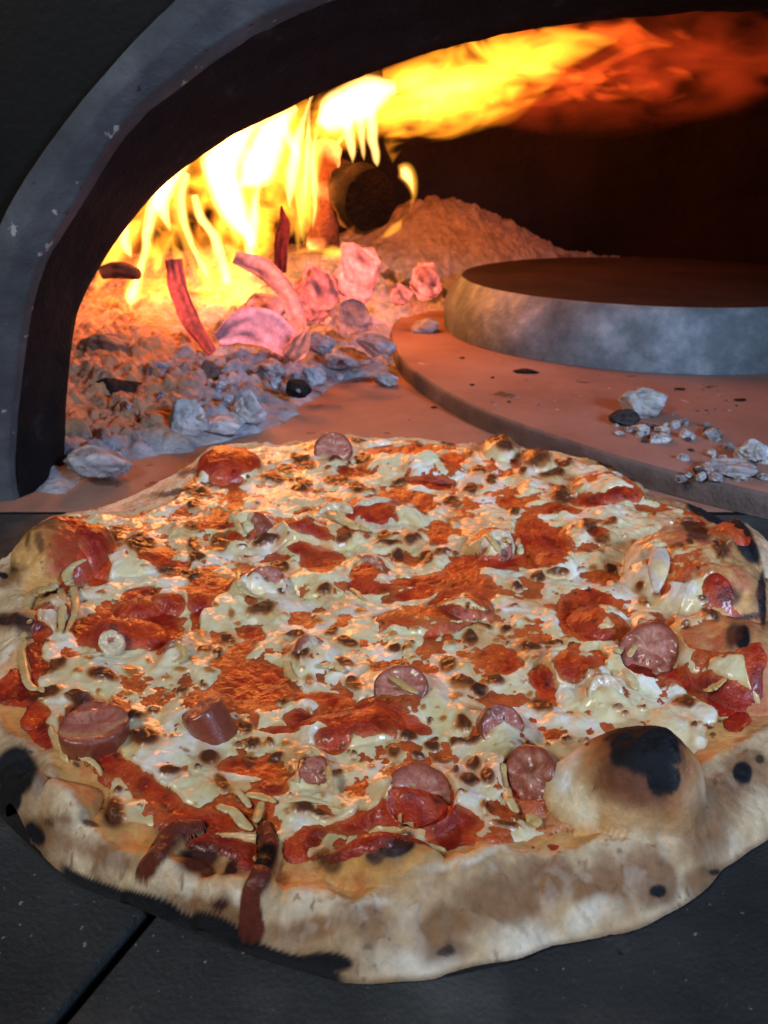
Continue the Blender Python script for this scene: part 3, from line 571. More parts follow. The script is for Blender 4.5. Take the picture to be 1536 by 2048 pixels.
for k in range(46):                          # ribbons of flame drawn along the vault to the right
    t0 = fr.uniform(-0.05, 0.80); L_ = fr.uniform(0.12, 0.38); off = fr.uniform(-0.9, 1.0); ph = fr.uniform(0, 6.28); pts = []; amp = fr.uniform(2, 11)
    for q_ in (0, .2, .4, .6, .8, 1):
        t = t0 + L_ * q_; uu = 740 + 760 * t; cv = 205 - 118 * t + 45 * t * t; hw = 52 - 14 * t
        pts.append((uu, cv + off * hw + amp * math.sin(ph + 9 * t) - 16 * q_ * (1 if k % 3 else -0.6), (10 + 26 * fr.random()) * math.sin(math.pi * (0.08 + 0.84 * q_)) ** 0.8))
    tm = t0 + L_ / 2 + fr.uniform(-.08, .08) + 0.12 * max(0, -off)
    FL.append(('y' if tm < 0.22 else 'o' if tm < 0.45 else 'r' if tm < 0.62 else 'd', pts, fr.uniform(0.90, 1.06)))
for i, f_ in enumerate(FL): flame(f_[0], f_[1], f_[2], seed=i * 11 + 3)

# ------------------------------------------------------------------ the pizza
def W2(px, zfar=0.012, znear=0.002):
    out = []
    for (u, v) in px:
        z = znear + (zfar - znear) * float(sstep(1250, 980, np.array(float(v))))
        out.append(on_z(u, v, z)[:2])
    return out
def blur(a, n, it=3):
    for _ in range(it):
        for ax in (0, 1):
            c = np.cumsum(np.pad(a, [(n + 1, n) if k == ax else (0, 0) for k in (0, 1)], 'edge'), axis=ax); m_ = a.shape[ax]
            a = (np.take(c, np.arange(2 * n + 1, 2 * n + 1 + m_), axis=ax) - np.take(c, np.arange(m_), axis=ax)) / (2 * n + 1)
    return a
OUT_PX = [(-60, 1250), (-40, 1150), (0, 1105), (60, 1045), (150, 1002), (250, 960), (340, 925), (420, 890), (520, 880), (640, 872), (760, 866), (870, 868), (980, 874), (1070, 892), (1180, 915), (1240, 925), (1275, 958), (1380, 985), (1450, 1005), (1510, 1050), (1570, 1120), (1620, 1250), (1640, 1400), (1610, 1550), (1560, 1650), (1480, 1712), (1440, 1735), (1400, 1780), (1300, 1842), (1200, 1872), (1100, 1890), (1040, 1915), (960, 1932), (880, 1950), (800, 1952), (700, 1955), (600, 1935), (480, 1898), (380, 1858), (260, 1806), (150, 1765), (90, 1715), (30, 1660), (-5, 1620), (-40, 1560), (-70, 1450), (-75, 1350)]
IN_PX = [(130, 1600), (190, 1650), (230, 1690), (300, 1700), (340, 1735), (420, 1762), (500, 1785), (560, 1775), (600, 1768), (640, 1762), (700, 1792), (760, 1772), (830, 1756), (880, 1728), (950, 1702), (1020, 1694), (1130, 1696), (1200, 1668), (1270, 1664), (1340, 1660), (1370, 1630), (1385, 1570), (1400, 1530), (1440, 1492), (1500, 1470), (1545, 1440), (1580, 1350), (1560, 1250), (1535, 1170), (1480, 1110), (1430, 1060), (1380, 1024), (1300, 1000), (1270, 990), (1230, 942), (1150, 915), (1050, 900), (960, 895), (870, 885), (760, 880), (640, 886), (520, 895), (420, 910), (385, 960), (340, 1000), (290, 1020), (230, 1030), (110, 1030), (50, 1090), (40, 1150), (60, 1180), (45, 1230), (55, 1280), (10, 1330), (-30, 1380), (-10, 1430), (50, 1480), (100, 1520)]
OUTP = smooth_poly(W2(OUT_PX), 5); INP = smooth_poly([on_z(u, v, 0.0122)[:2] for u, v in IN_PX], 4)
RES = 0.00046
gx = np.arange(-0.245, 0.265, RES); gy = np.arange(0.118, 0.545, RES); X, Y = np.meshgrid(gx, gy); ny, nx = X.shape
xw = X + 0.0022 * fbm(X, Y, 90, 301) + 0.0007 * fbm(X, Y, 420, 305); yw = Y + 0.0022 * fbm(X, Y, 90, 311) + 0.0007 * fbm(X, Y, 420, 315)
dO = poly_sdf(X + 0.0012 * fbm(X, Y, 45, 321, 2), Y + 0.0012 * fbm(X, Y, 45, 331, 2), OUTP)
dI = poly_sdf(xw, yw, INP)
t = np.clip(dO / (dO + np.clip(-dI, 0, 1) + 1e-6), 0, 1)
near = sstep(0.36, 0.22, Y)
prof = np.sin(t * math.pi / 2) ** 0.9
ZT = 0.0112
z = 0.0015 + (ZT - 0.0015) * prof
z = z * (1 - 0.0) + np.where(dI > 0, 0, 0)
rim = np.exp(-((dI + 0.006) / 0.006) ** 2)                          # raised lip around the toppings
z += rim * 0.0028 * (0.5 + 0.9 * fbm(X, Y, 45, 340, 2))
z += 0.0022 * fbm(X, Y, 45, 343, 2) * sstep(0.0, 0.012, dO)          # soft puffing of the dough
z -= 0.0015 * sstep(0.02, 0.12, dI)
z = np.where(dO < 0, np.minimum(z, 0.0012), z); z = 0.0010 + (z - 0.0010) * sstep(-0.0004, 0.0040, dO); wz = sstep(0.010, 0.004, dO); z = z * (1 - wz) + blur(z, 2, 3) * wz
SAUS = [ # u, v, width px, thickness m, normal, lift m, label
 (186, 1446, 128, 0.0125, (0.06, -0.16, 1), 0.0135, 'thick upright sausage slice with a curved cut near the left rim'),
 (402, 1418, 92, 0.012, (-0.45, 0.25, 0.85), 0.004, 'sausage slice tilted left, half under cheese'),
 (627, 1545, 62, 0.008, (-0.1, -0.75, 0.6), 0.0105, 'small pink sausage end framed by onion'),
 (842, 1590, 138, 0.009, (0.05, -0.42, 0.9), 0.0005, 'large sausage slice facing forward with sauce on its lower left'),
 (1058, 1548, 118, 0.008, (-0.62, -0.42, 0.65), 0.007, 'sausage slice standing on edge beside the black-topped bubble'),
 (1004, 1452, 88, 0.006, (0.2, -0.75, 0.6), 0.001, 'thin sausage sliver showing beneath cheese'),
 (800, 1378, 108, 0.008, (-0.1, -0.55, 0.8), 0.002, 'sausage slice crossed by an onion strip at the middle'),
 (1298, 1302, 120, 0.010, (-0.35, -0.60, 0.7), 0.0055, 'sausage slice with onion strip leaning at the right'),
 (738, 1134, 66, 0.008, (-0.2, -0.3, 0.9), 0.002, None), (532, 1166, 78, 0.008, (0.1, -0.65, 0.7), 0.002, None), (665, 898, 74, 0.010, (-0.05, -0.8, 0.5), 0.006, 'sausage slice standing at the back rim'),
 (668, 1042, 84, 0.009, (-0.3, -0.7, 0.5), 0.002, None), (992, 1094, 70, 0.008, (-0.2, -0.7, 0.6), 0.003, None), (505, 1052, 62, 0.008, (-0.5, -0.5, 0.6), 0.003, None), (625, 1298, 70, 0.009, (0.5, -0.3, 0.8), 0.003, None),
 (106, 1225, 66, 0.008, (-0.2, -0.4, 0.8), 0.001, None), (352, 1300, 52, 0.008, (0.2, -0.4, 0.8), 0.001, None), (1212, 1388, 78, 0.008, (0.1, -0.7, 0.6), 0.001, None), (222, 1284, 52, 0.009, (0.1, -0.6, 0.7), 0.003, None),
 (760, 1030, 110, 0.008, (0.05, -0.3, 0.9), 0.002, None), (1310, 1245, 60, 0.008, (0.1, 0.2, 1), 0.001, None), (600, 1085, 60, 0.008, (0.1, -0.3, 0.9), 0.000, None)]
SAUS_POS = [(s[0], s[1], s[2]) for s in SAUS]
# blown-up bubbles of dough: footprint in photo pixels on the z=.017 plane
def foot(u, v, rx_px, ry_px, rot=0):
    c = on_z(u, v, 0.0115); ex = px2m(rx_px, c); e2 = on_z(u, v + ry_px, 0.0115); ey = abs(c[1] - e2[1]); return c, ex, ey, rot
def bubble_field(u, v, rx, ry, h, rot=0, p=0.55, sq=2.0, wob=0.08, seed=0):
    c, ex, ey, rot = foot(u, v, rx, ry, rot); dx = X - c[0]; dy = Y - c[1]; a = math.radians(rot)
    q = (np.abs((dx * math.cos(a) + dy * math.sin(a)) / ex) ** sq + np.abs((-dx * math.sin(a) + dy * math.cos(a)) / ey) ** sq) ** (1 / sq)
    q = q + wob * 1.5 * fbm(X, Y, 45, 400 + seed, 3)
    return np.clip(1 - q * q, 0, 1) ** p * h, q
BUB = [  # u, v, rx, ry, height, exponent, label
 (1262, 1596, 150, 92, 0.0255, 0.68, 'large blistered bubble charred black on top'),
 (1165, 1605, 85, 66, 0.013, 0.8, None),
 (128, 1128, 96, 58, 0.020, 0.62, 'domed bubble with red sauce side at left rim'),
 (458, 940, 68, 30, 0.0145, 0.7, 'small red-brown bubble at the back rim'),
 (1385, 1165, 135, 95, 0.019, 0.65, 'big cheesy bubble with burnt spots at right rim'),
 (1462, 1330, 125, 95, 0.016, 0.6, 'orange bubble with a dark spot at the right'),
 (765, 1735, 125, 45, 0.010, 0.7, 'low orange bubble with a burnt spot at the front'),
 (1215, 985, 70, 32, 0.010, 0.6, 'black-edged blister at the back right'),
 (1478, 1110, 70, 50, 0.012, 0.6, None),
 (795, 1650, 80, 30, 0.006, 0.8, None), (40, 1600, 60, 48, 0.010, 0.6, 'black scorched blister at left edge'),
 (125, 1615, 75, 50, 0.006, 0.6, None), (35, 1262, 60, 22, 0.006, 0.7, None),
 (470, 1790, 90, 50, 0.006, 0.7, None), (330, 1745, 90, 40, 0.004, 0.7, None),
 (280, 1215, 60, 20, 0.003, 0.8, None), (245, 1275, 90, 35, 0.007, 0.7, None), (1000, 905, 40, 22, 0.010, 0.7, None), (1075, 935, 40, 20, 0.009, 0.7, None),
 (640, 1165, 60, 28, 0.006, 0.7, None), (545, 1075, 90, 25, 0.004, 0.7, None), (850, 1240, 110, 30, 0.006, 0.7, None), (930, 1220, 60, 30, 0.006, 0.7, None), (870, 945, 70, 22, 0.006, 0.7, None),
 (800, 935, 90, 20, 0.005, 0.7, None), (1150, 1345, 70, 40, 0.007, 0.7, None), (1200, 1250, 60, 40, 0.006, 0.7, None), (260, 1125, 90, 35, 0.006, 0.7, None), (1110, 1130, 50, 30, 0.006, 0.7, None),
 (700, 1460, 110, 35, 0.005, 0.7, None), (840, 1640, 80, 40, 0.006, 0.7, None), (760, 1040, 90, 30, 0.006, 0.7, None), (420, 1060, 90, 22, 0.004, 0.7, None), (370, 1205, 60, 26, 0.005, 0.7, None), (985, 1100, 60, 25, 0.006, 0.7, None),
 (640, 1080, 90, 22, 0.005, 0.7, None), (520, 1180, 70, 25, 0.004, 0.7, None), (1180, 1070, 60, 22, 0.004, 0.7, None),
]
bq = []
for k, (u, v, rx, ry, h, p, lab) in enumerate(BUB):
    hh, q = bubble_field(u, v, rx, ry, h, p=p, seed=k); hsave = hh if k == 0 else hsave; z = z + (np.maximum(0, 0.5 * (hh - hsave) + 0.5 * np.sqrt((hh - hsave) ** 2 + 1.6e-5) - 0.002) if k == 1 else hh); bq.append((q, lab, h))
for (u, v, w, *_r) in SAUS_POS:
    hh, q = bubble_field(u, v + w * 0.12, w * 0.88, w * 0.62, 0.0046, p=1.1, seed=50 + int(u) % 40); z = z + hh
z = z + sstep(1.0, 0.6, bq[0][0]) * (0.0050 * fbm(X, Y, 32, 779, 2) + 0.0016 * fbm(X, Y, 90, 781, 3) + 0.0006 * fbm(X, Y, 300, 785, 3)) + sstep(1, 0.7, bq[2][0]) * 0.0012 * fbm(X, Y, 110, 786, 3) + sstep(1, 0.7, bq[4][0]) * 0.0022 * fbm(X, Y, 110, 787, 4)
z = np.maximum(z, 0.0005)
z0 = z
U, Vv = project(X, Y, z0)
# organic warp of the pixel coordinates used for the outlines of patches
wu = 10 * fbm(X, Y, 110, 501, 2) + 2.5 * fbm(X, Y, 300, 505, 2); wv = 7 * fbm(X, Y, 110, 511, 2) + 2 * fbm(X, Y, 300, 515, 2)
def ell(u, v, rx, ry, rot=0, warp=1.0):
    dx = U + wu * warp - u; dy = Vv + wv * warp - v; a = math.radians(rot)
    return ((dx * math.cos(a) + dy * math.sin(a)) / rx) ** 2 + ((-dx * math.sin(a) + dy * math.cos(a)) / ry) ** 2
def field(L, soft=0.35, warp=1.0):
    """max over soft ellipses: 1 in the middle, 0 outside; evaluated locally"""
    out = np.zeros(X.shape, np.float32)
    for e in L:
        u, v, rx, ry = e[:4]; rot = e[4] if len(e) > 4 else 0; w = e[5] if len(e) > 5 else 1.0
        R = max(rx, ry) * 1.5 + 25
        idx = np.nonzero((np.abs(U - u) < R) & (np.abs(Vv - v) < R))
        if not len(idx[0]): continue
        dx = U[idx] + wu[idx] * warp - u; dy = Vv[idx] + wv[idx] * warp - v; a = math.radians(rot)
        q = np.sqrt(((dx * math.cos(a) + dy * math.sin(a)) / rx) ** 2 + ((-dx * math.sin(a) + dy * math.cos(a)) / ry) ** 2)
        out[idx] = np.maximum(out[idx], w * sstep(1 + soft, 1 - soft, q))
    return out
SAUCE = [(190,1140,32,34),(455,962,38,10),(470,1000,18,30),(436,1035,22,14),(430,1052,45,10),(470,1075,22,12),(705,945,28,11),(800,903,70,11,-3),(905,925,26,20),(862,966,55,13,6),(790,1000,60,14),(740,1030,60,28,8),(848,1012,20,22),
 (620,1060,50,13,18),(640,1120,44,28),(600,1098,30,12),(880,1070,22,24,30),(1060,1072,34,38),(1000,1128,110,13,4),(1110,1088,34,30),(1080,1122,50,13),(1022,1005,30,10),(1190,1003,60,12),(1245,992,40,14),(1110,1020,50,9),(1195,1062,22,10),
 (915,1152,50,26),(850,1165,85,9),(830,1188,60,12,-15),(900,1192,50,12,-20),(962,1180,26,30),(870,1222,60,9),(935,1232,50,12),(800,1248,38,9),(905,1256,60,9),(862,1276,14,14),
 (1160,1232,48,48),(1190,1198,42,14,10),(1195,1272,48,16),(1000,1322,42,28,10),(1078,1362,26,28),(1140,1338,38,34,30),(1092,1395,28,22,40),(1190,1330,20,20),(286,1192,36,14,-10),(348,1210,24,22),(402,1190,32,40,20),(262,1252,105,48,-8),(190,1262,50,34),(305,1270,60,34),
 (430,1172,40,20),(395,1235,14,30),(508,1268,22,20),(455,1322,40,12,-15),(484,1302,22,12),(512,1372,80,44,8),(460,1378,34,18),(640,1402,70,14,5),(705,1440,85,32,10),(600,1440,40,22),(760,1420,55,20,10),(820,1452,50,16,15),(560,1466,42,12),(500,1540,62,26,-5),(545,1572,40,24),(660,1482,40,30),
 (78,1262,24,20),(72,1300,20,22),(85,1335,20,20),(30,1380,44,42),(68,1440,32,30),(85,1485,34,32),(235,1532,60,18,25),(305,1582,75,22,32),(375,1640,60,24,28),(430,1652,60,22),(400,1690,50,16),(480,1700,60,16),(628,1684,40,28),(590,1706,28,28),(720,1642,66,18,-18),(780,1626,60,24),(915,1652,52,34),(900,1682,50,20),(990,1612,14,20),(850,1640,50,20),
 (312,1112,34,14),(345,1130,40,10),(1450,1402,52,34),(1468,1445,36,28,-30),(1514,1332,22,50),(1400,1372,56,18),(1340,1350,30,14),(1185,1640,110,34,0),(1110,1620,26,40),(560,1120,20,8),(1440,1180,36,30),(740,1178,60,14),(725,1150,30,20)]
TAN = [(640,1240,60,20),(560,1210,40,14),(700,1225,50,14),(440,1150,70,14),(350,1150,40,12),(1040,1180,70,14),(1000,1240,50,14),(930,1240,50,14),(860,1310,24,20),(450,1320,60,16),(620,1185,60,14),(1160,1650,120,30),(850,1240,90,12),(960,1320,40,40),(820,1390,40,20),(1080,1210,60,16),(640,1010,60,14),(940,1050,60,20),(1050,1270,60,10),(420,1290,30,14)]
ORNG = [(75,1160,36,60,10),(140,1090,60,40),(30,1440,30,24),(150,1540,34,24),(190,1590,20,40,-30),(250,1640,60,44),(310,1690,70,30),(400,1770,60,30),(560,1740,44,60),(700,1770,120,34),(800,1710,70,44),(1480,1440,60,34,-35),(1500,1230,44,60),(1400,1490,60,60,-40),(1300,1110,90,70),(1420,1130,70,60),(1430,1250,90,50),(1190,930,60,20),(1330,1640,60,34),(1380,1530,40,60),(920,1715,120,14,-10),(1120,1680,120,12),(1000,880,40,12),(240,1260,30,20),(350,1215,16,18),(905,1195,18,20),(1205,1290,26,12),(350,1080,20,8),(620,1068,30,8)]
BROWN = [(234,1073,22,11,-35),(284,1094,22,15),(336,1141,19,8),(378,1152,17,9),(383,1058,14,8),(350,985,40,6),(372,946,20,8),(442,1092,15,13),(534,1089,28,10,-20),(390,1100,9,12),(393,1123,12,6),(677,917,18,7),(601,925,14,7),(573,943,14,7),(622,938,10,5),(552,964,25,5),(609,967,14,6),(599,981,13,8),(635,985,10,5),(401,993,18,6),(656,943,7,5),(690,1079,11,9),(771,1079,10,8),(726,922,12,7),(726,982,25,6),(560,1141,16,11),(718,883,15,6),(390,1016,14,7),(674,967,22,6),
 (898,889,15,7),(992,876,24,14),(1070,920,25,17),(1109,954,22,8),(1046,951,7,5),(953,946,14,6),(942,982,14,6),(981,964,10,6),(1122,998,20,12),(906,1011,14,12),(820,1087,15,9),(804,967,15,6),(799,1118,13,8),(851,1123,14,11),(885,1114,16,8),(1125,933,15,7),(1117,1150,16,7),(867,1094,10,6),(778,1096,14,5),(1031,1029,10,6),(934,912,7,5),(1204,1080,18,12),(1217,1048,10,7),(1391,1061,28,12,30),(1441,1100,18,12),(1381,1082,8,6),(1355,1094,10,8),(1222,1146,12,8),(1274,1181,8,9),(1521,1181,8,16),(1183,1056,16,9),
 (101,1184,13,11),(31,1244,56,11),(86,1291,16,6),(112,1340,24,10,-25),(203,1359,22,11),(367,1390,11,7),(91,1396,32,8),(159,1400,16,9),(310,1429,10,6),(224,1262,8,10),(250,1239,10,6),(527,1226,22,13),(455,1282,12,8),(416,1304,13,8),(442,1307,10,5),(651,1192,11,14),(661,1273,11,7),(696,1294,18,8),(601,1312,18,13),(708,1372,17,9),(580,1403,20,7),(588,1281,18,5),(690,1335,13,7),
 (963,1260,15,7),(940,1286,13,8),(1009,1264,11,6),(898,1340,16,12),(987,1366,16,7),(929,1377,20,9),(960,1385,17,9),(789,1304,13,6),(1059,1299,20,8),(1101,1292,26,5),(1028,1218,8,4),(1036,1179,12,5),(1078,1163,14,5),(979,1227,8,4),(1080,1421,20,9,25),(1140,1286,8,5),(1404,1202,8,4),(1368,1413,16,9),(1467,1270,12,22),(1459,1192,20,13),(1495,1231,30,8),(1422,1228,20,8),
 (229,1629,20,20),(180,1647,18,7),(294,1486,28,13),(346,1553,20,9),(276,1442,18,7),(104,1649,6,4),(91,1643,5,4),(489,1460,14,14),(508,1494,12,8),(419,1530,20,11),(442,1574,14,13),(606,1624,20,11),(640,1634,22,6,20),(523,1642,10,12),(547,1520,14,9),(500,1527,15,9),(815,1478,16,7),(789,1510,12,11),(867,1496,13,7),(838,1520,12,5),(885,1525,20,8),(942,1488,28,7,-10),(921,1457,9,11),(950,1535,15,10),(942,1567,19,12),(979,1559,11,12),(1010,1658,20,8),(1033,1642,12,6),(981,1620,12,12),(660,1728,20,17),
 (400,1716,34,20,-20),(412,1735,16,16),(460,1735,22,9,-50),(790,1690,32,18,-10),(745,1715,14,8),(440,1812,12,10),(345,1670,30,10),(1010,895,20,12)]
OSPOT = [(263,1348,16,10),(156,1353,12,6),(153,1316,9,6),(180,1325,10,4),(260,1393,12,6),(331,1363,11,6),(208,1195,10,5),(216,1148,6,5),(365,1348,16,5),(328,1390,6,5),(391,1325,12,7),(195,1390,6,4),(463,1235,8,9),(478,1252,7,4),(435,1217,7,6),(406,1275,9,8),(622,1369,8,12),(721,1226,12,6),(638,1249,14,8),(510,1291,9,5),(419,1348,13,5),(768,1189,8,6),(902,1290,11,8),(992,1287,8,5),(940,1320,11,5),(911,1400,12,7),(820,1301,10,4),(828,1322,6,4),(783,1279,11,5),(830,1265,8,7),(1057,1248,14,6),(1062,1269,6,3),(998,1230,7,4),(1057,1398,9,5),(1046,1286,12,6),(1067,1327,8,4),(766,1189,8,6),(1283,1210,13,11),(1277,1176,8,9),(1230,1171,6,5),(1201,1322,10,8),(1196,1356,9,8),(1232,1273,10,7),(745,1540,7,7),(583,1546,7,6),(708,1595,13,9),(906,1405,10,7),(848,1423,6,6),(888,1449,7,6),(776,1079,10,8),(903,1047,14,6),(1183,1142,10,5),(1152,981,9,6),(1167,1107,7,4),(1156,980,8,5),(300,1330,8,5),(230,1400,9,5),(570,1500,9,6),(350,1480,8,6),(650,1335,8,5),(1310,1195,8,5),(480,1135,9,5),(960,1175,9,5),(1200,1110,8,5),(1240,1225,8,6)]
rs = np.random.RandomState(77)
for _ in range(520):
    u, v = rs.uniform(60, 1460), rs.uniform(890, 1640); s = rs.uniform(0.35, 1.0) ** 1.5 * (0.45 + 0.55 * (v - 880) / 700)
    (OSPOT if rs.rand() < 0.62 else BROWN).append((u, v, 9 * s, 5.5 * s, rs.uniform(-30, 30), 0.8))
CHEESE_EXTRA = [(150,1440,18,60,-5),(120,1500,14,40,-25),(170,1525,40,10,35),(1385,1425,44,16,25),(1330,1385,50,16,15),(1400,1440,22,12),(860,940,34,18),(870,1134,32,15),(590,1140,14,8),(560,1160,24,10),(720,1365,60,22),(990,1365,20,10),(1130,1400,30,18),(1180,1400,20,14),(1350,1190,44,20),(1270,1190,40,20),(470,1225,34,22),(440,1245,40,20),(800,1275,30,14),(345,1565,34,18),(310,1530,44,20),(620,1410,20,10),(480,1490,60,24),(420,1480,50,20),(720,1590,30,26),(690,1610,60,14),(990,1570,20,50,-15),(960,1590,20,20),(1060,1660,30,18),(590,1560,18,22),(640,1635,70,14),(480,1560,60,8),(660,1690,26,12,-40),(640,1705,22,8,-30)]
sauce = field([(e[0], e[1], e[2] * 0.86, e[3] * 0.88) + tuple(e[4:]) for e in SAUCE], 0.42); cx_ = field(CHEESE_EXTRA, 0.3)
rsb = np.random.RandomState(5); brown = field([(e[0], e[1], e[2] * rsb.uniform(0.95, 1.35), e[3] * rsb.uniform(1.0, 1.45), e[4] if len(e) > 4 else rsb.uniform(-20, 20), rsb.uniform(0.75, 1.0)) for e in BROWN], 0.36, 0.9); oring = field([(e[0], e[1], e[2] * 1.55, e[3] * 1.55, e[4] if len(e) > 4 else 0) for e in BROWN], 0.5, 0.7)
ospot = field(OSPOT, 0.5, 0.6); tan = field(TAN, 0.6, 1.5); orng = field(ORNG, 0.5, 1.5)
bq[0] = (np.minimum(bq[0][0], bq[1][0]), bq[0][1], bq[0][2]); bubmask = sstep(1.0, 0.75, bq[0][0]); bub1 = sstep(1.02, 0.9, bq[2][0])
# cheese amount: > 0 where cheese covers; noise opens small holes
nlow = fbm(X, Y, 85, 601, 3); nmid = fbm(X, Y, 260, 611, 2)
ch = 0.84 + 0.40 * nlow + 0.13 * nmid - 1.75 * sauce + 1.5 * cx_ - 0.2 * tan
ch = np.minimum(np.clip(ch, -2, 1.5), (dI - 0.0015) / 0.004) - 3 * bubmask - 3 * bub1 - 2.0 * sstep(1.0, 0.8, bq[3][0]) - 1.6 * sstep(1.0, 0.6, bq[6][0])
zone_nc = field([(80,1600,130,120),(300,1720,200,60,10),(420,1790,200,60),(560,1760,50,60),(780,1750,180,40),(1480,1460,60,50),(1560,1300,50,120),(1500,1150,50,60),(1460,1270,80,30),(1390,1070,60,20),(80,1100,60,90),(20,1300,50,150),(1250,1640,160,60)], 0.4)
ch = ch - 2.2 * zone_nc * (1 - cx_) - 0.55 * field([(1400, 1115, 110, 80), (1450, 1250, 100, 60)], 0.5, 2)
sm_ = field([(s[0], s[1] + s[2] * 0.03, s[2] * 0.47, s[2] * 0.40) for k, s in enumerate(SAUS) if k in (0, 2, 3, 4, 7)], 0.15, 0.2); ch = ch - 2.2 * sm_
chc = np.clip(ch, 0, 1)
sn = fbm(X, Y, 240, 621, 3); grain = fbm(X, Y, 900, 631, 2)
zs = z0 + 0.0009 + 0.0011 * sn + 0.00035 * grain
soily = np.clip((dI - 0.0005) / 0.003, -3, 1.3) - 3 * sstep(0.98, 0.85, bq[0][0]) - 1.4 * orng * (1 - sauce) - 2 * zone_nc * (1 - sauce) + 0.4 * sn
zs = z0 + np.clip(soily, -1, 1) * 0.0008 + (0.0007 * sn + 0.0002 * grain) * sstep(-0.5, 0.5, soily) - 0.0045 * sm_
lump = 0.0015 * fbm(X, Y, 110, 641, 2) + 0.00045 * fbm(X, Y, 300, 645, 3)
zc = z0 - 0.0006 + 0.0030 * chc ** 0.75 * (0.75 + 0.35 * nlow) + (lump + 0.0014 * brown + 0.0006 * ospot) * sstep(0, 0.35, chc) + np.minimum(ch, 0) * 0.004
zc = zc + 0.0005 * sstep(0.05, 0.6, brown) * fbm(X, Y, 500, 651, 2)
# crust: drop it a little beneath the sauce; rag along the inner lip
zk = z0 + (0.0007 * fbm(X, Y, 130, 663, 3) + 0.0006 * np.clip(fbm(X, Y, 260, 667, 2) - 0.25, 0, 1) * 3) * sstep(0.001, -0.003, dI) * sstep(0.002, 0.006, dO) + 0.0009 * np.exp(-((dI + 0.0015) / 0.0022) ** 2) + 0.00015 * fbm(X, Y, 400, 661, 2) - 0.0012 * sstep(0.0, 0.002, soily - 0.5)

chs = blur(np.clip(ch, -1.5, 1.2), 3)
# ---- colours (own colours of the food)
def C3(c): return np.broadcast_to(np.array(c, float), X.shape + (3,)).copy()
nb = fbm(X, Y, 60, 701, 4); nb2 = fbm(X, Y, 200, 705, 4)
crust = mix(C3((0.64, 0.46, 0.27)), (0.78, 0.65, 0.45), sstep(-0.2, 0.5, nb))
TB = [(1000,1800,80,44),(900,1850,60,40),(1100,1765,80,44),(1200,1770,90,50),(1300,1750,60,60),(1420,1640,50,90,20),(1480,1560,60,60),(640,1850,90,26),(720,1840,60,60,-40),(880,1905,36,24),(560,1860,60,26),(1400,1760,50,30),(60,1660,70,30),(180,1700,100,24,20),(15,1160,30,20),(30,1450,30,20),(40,1250,50,20),(1340,1000,60,16),(1420,1010,60,20),(250,975,60,10),(420,1820,90,16,20)]
tb = sstep(0.0, 1.0, field(TB, 0.9, 1.2) + 0.6 * fbm(X, Y, 110, 714, 4)) * 0.95; crust = mix(crust, (0.25, 0.115, 0.048), tb * 0.92); crust = mix(crust, (0.34, 0.19, 0.10), 0.55 * sstep(0.05, 0.5, fbm(X, Y, 85, 715, 4)) * sstep(0.002, -0.004, dI))
crust = mix(crust, (0.90, 0.83, 0.68), field([(840,1925,60,30),(1050,1890,70,40),(1180,1830,50,30,-20),(620,1780,60,12),(700,1800,60,12),(950,1720,90,12,-12),(400,1760,50,26,25),(460,1800,30,14,30),(290,960,110,30,-25),(20,1100,60,40,-40),(15,1340,30,40)], 0.6, 2) * 0.8)
crust = mix(crust, (0.30, 0.22, 0.14), 0.35 * sstep(0.35, 0.6, fbm(X, Y, 260, 711, 3)) * sstep(0.004, -0.01, dI)); crust = mix(crust, (0.20, 0.12, 0.07), 0.7 * sstep(0.42, 0.55, fbm(X, Y, 620, 712, 2)) * sstep(0.0, 0.3, nb)); crust = mix(crust, (0.86, 0.80, 0.70), 0.2 * sstep(0.2, 0.5, fbm(X, Y, 170, 713, 4)))
# oiled, toasted dough next to the toppings
crust = mix(crust, (0.70, 0.36, 0.10), np.clip(orng * 0.9 + 0.9 * sstep(-0.0015, 0.0005, dI) * sstep(-0.3, 0.3, nb + 0.2), 0, 1) * 0.85 * sstep(-0.006, -0.0005, dI + 0.003 * nb2))
crust = mix(crust, (0.62, 0.20, 0.07), 0.75 * sstep(0.0, 0.6, nb2 + 0.1) * orng * sstep(-0.001, 0.003, dI))
# big bubble: pale left and front, brown halo, black top
crust = mix(crust, (0.80, 0.68, 0.44), bubmask * 1.0)
bb = field([(1285, 1500, 125, 125), (1180, 1440, 70, 26, -20)], 0.5, 2.2); crust = mix(crust, (0.60, 0.28, 0.09), np.clip(bb * 1.15, 0, 1) * bubmask)
crust = mix(crust, (0.36, 0.14, 0.05), field([(1340, 1560, 50, 110), (1290, 1420, 150, 22), (1265, 1580, 90, 30, 15)], 0.6, 2) * 0.85 * sstep(1.1, 0.9, bq[0][0]))
crust = mix(crust, (0.15, 0.055, 0.03), field([(1270, 1500, 96, 108), (1290, 1600, 50, 22)], 0.45, 2.6) * bubmask * 0.93)
crust = mix(crust, (0.006, 0.006, 0.008), sstep(0.38, 0.62, 0.35 * fbm(X, Y, 150, 791, 4) + field([(1290, 1480, 72, 84), (1262, 1432, 90, 26), (1320, 1560, 36, 34)], 0.6, 1.5)) * bubmask)
crust = mix(crust, (0.82, 0.82, 0.80), field([(1135, 1500, 22, 40), (1125, 1560, 16, 30)], 0.6, 0.5) * 0.7)
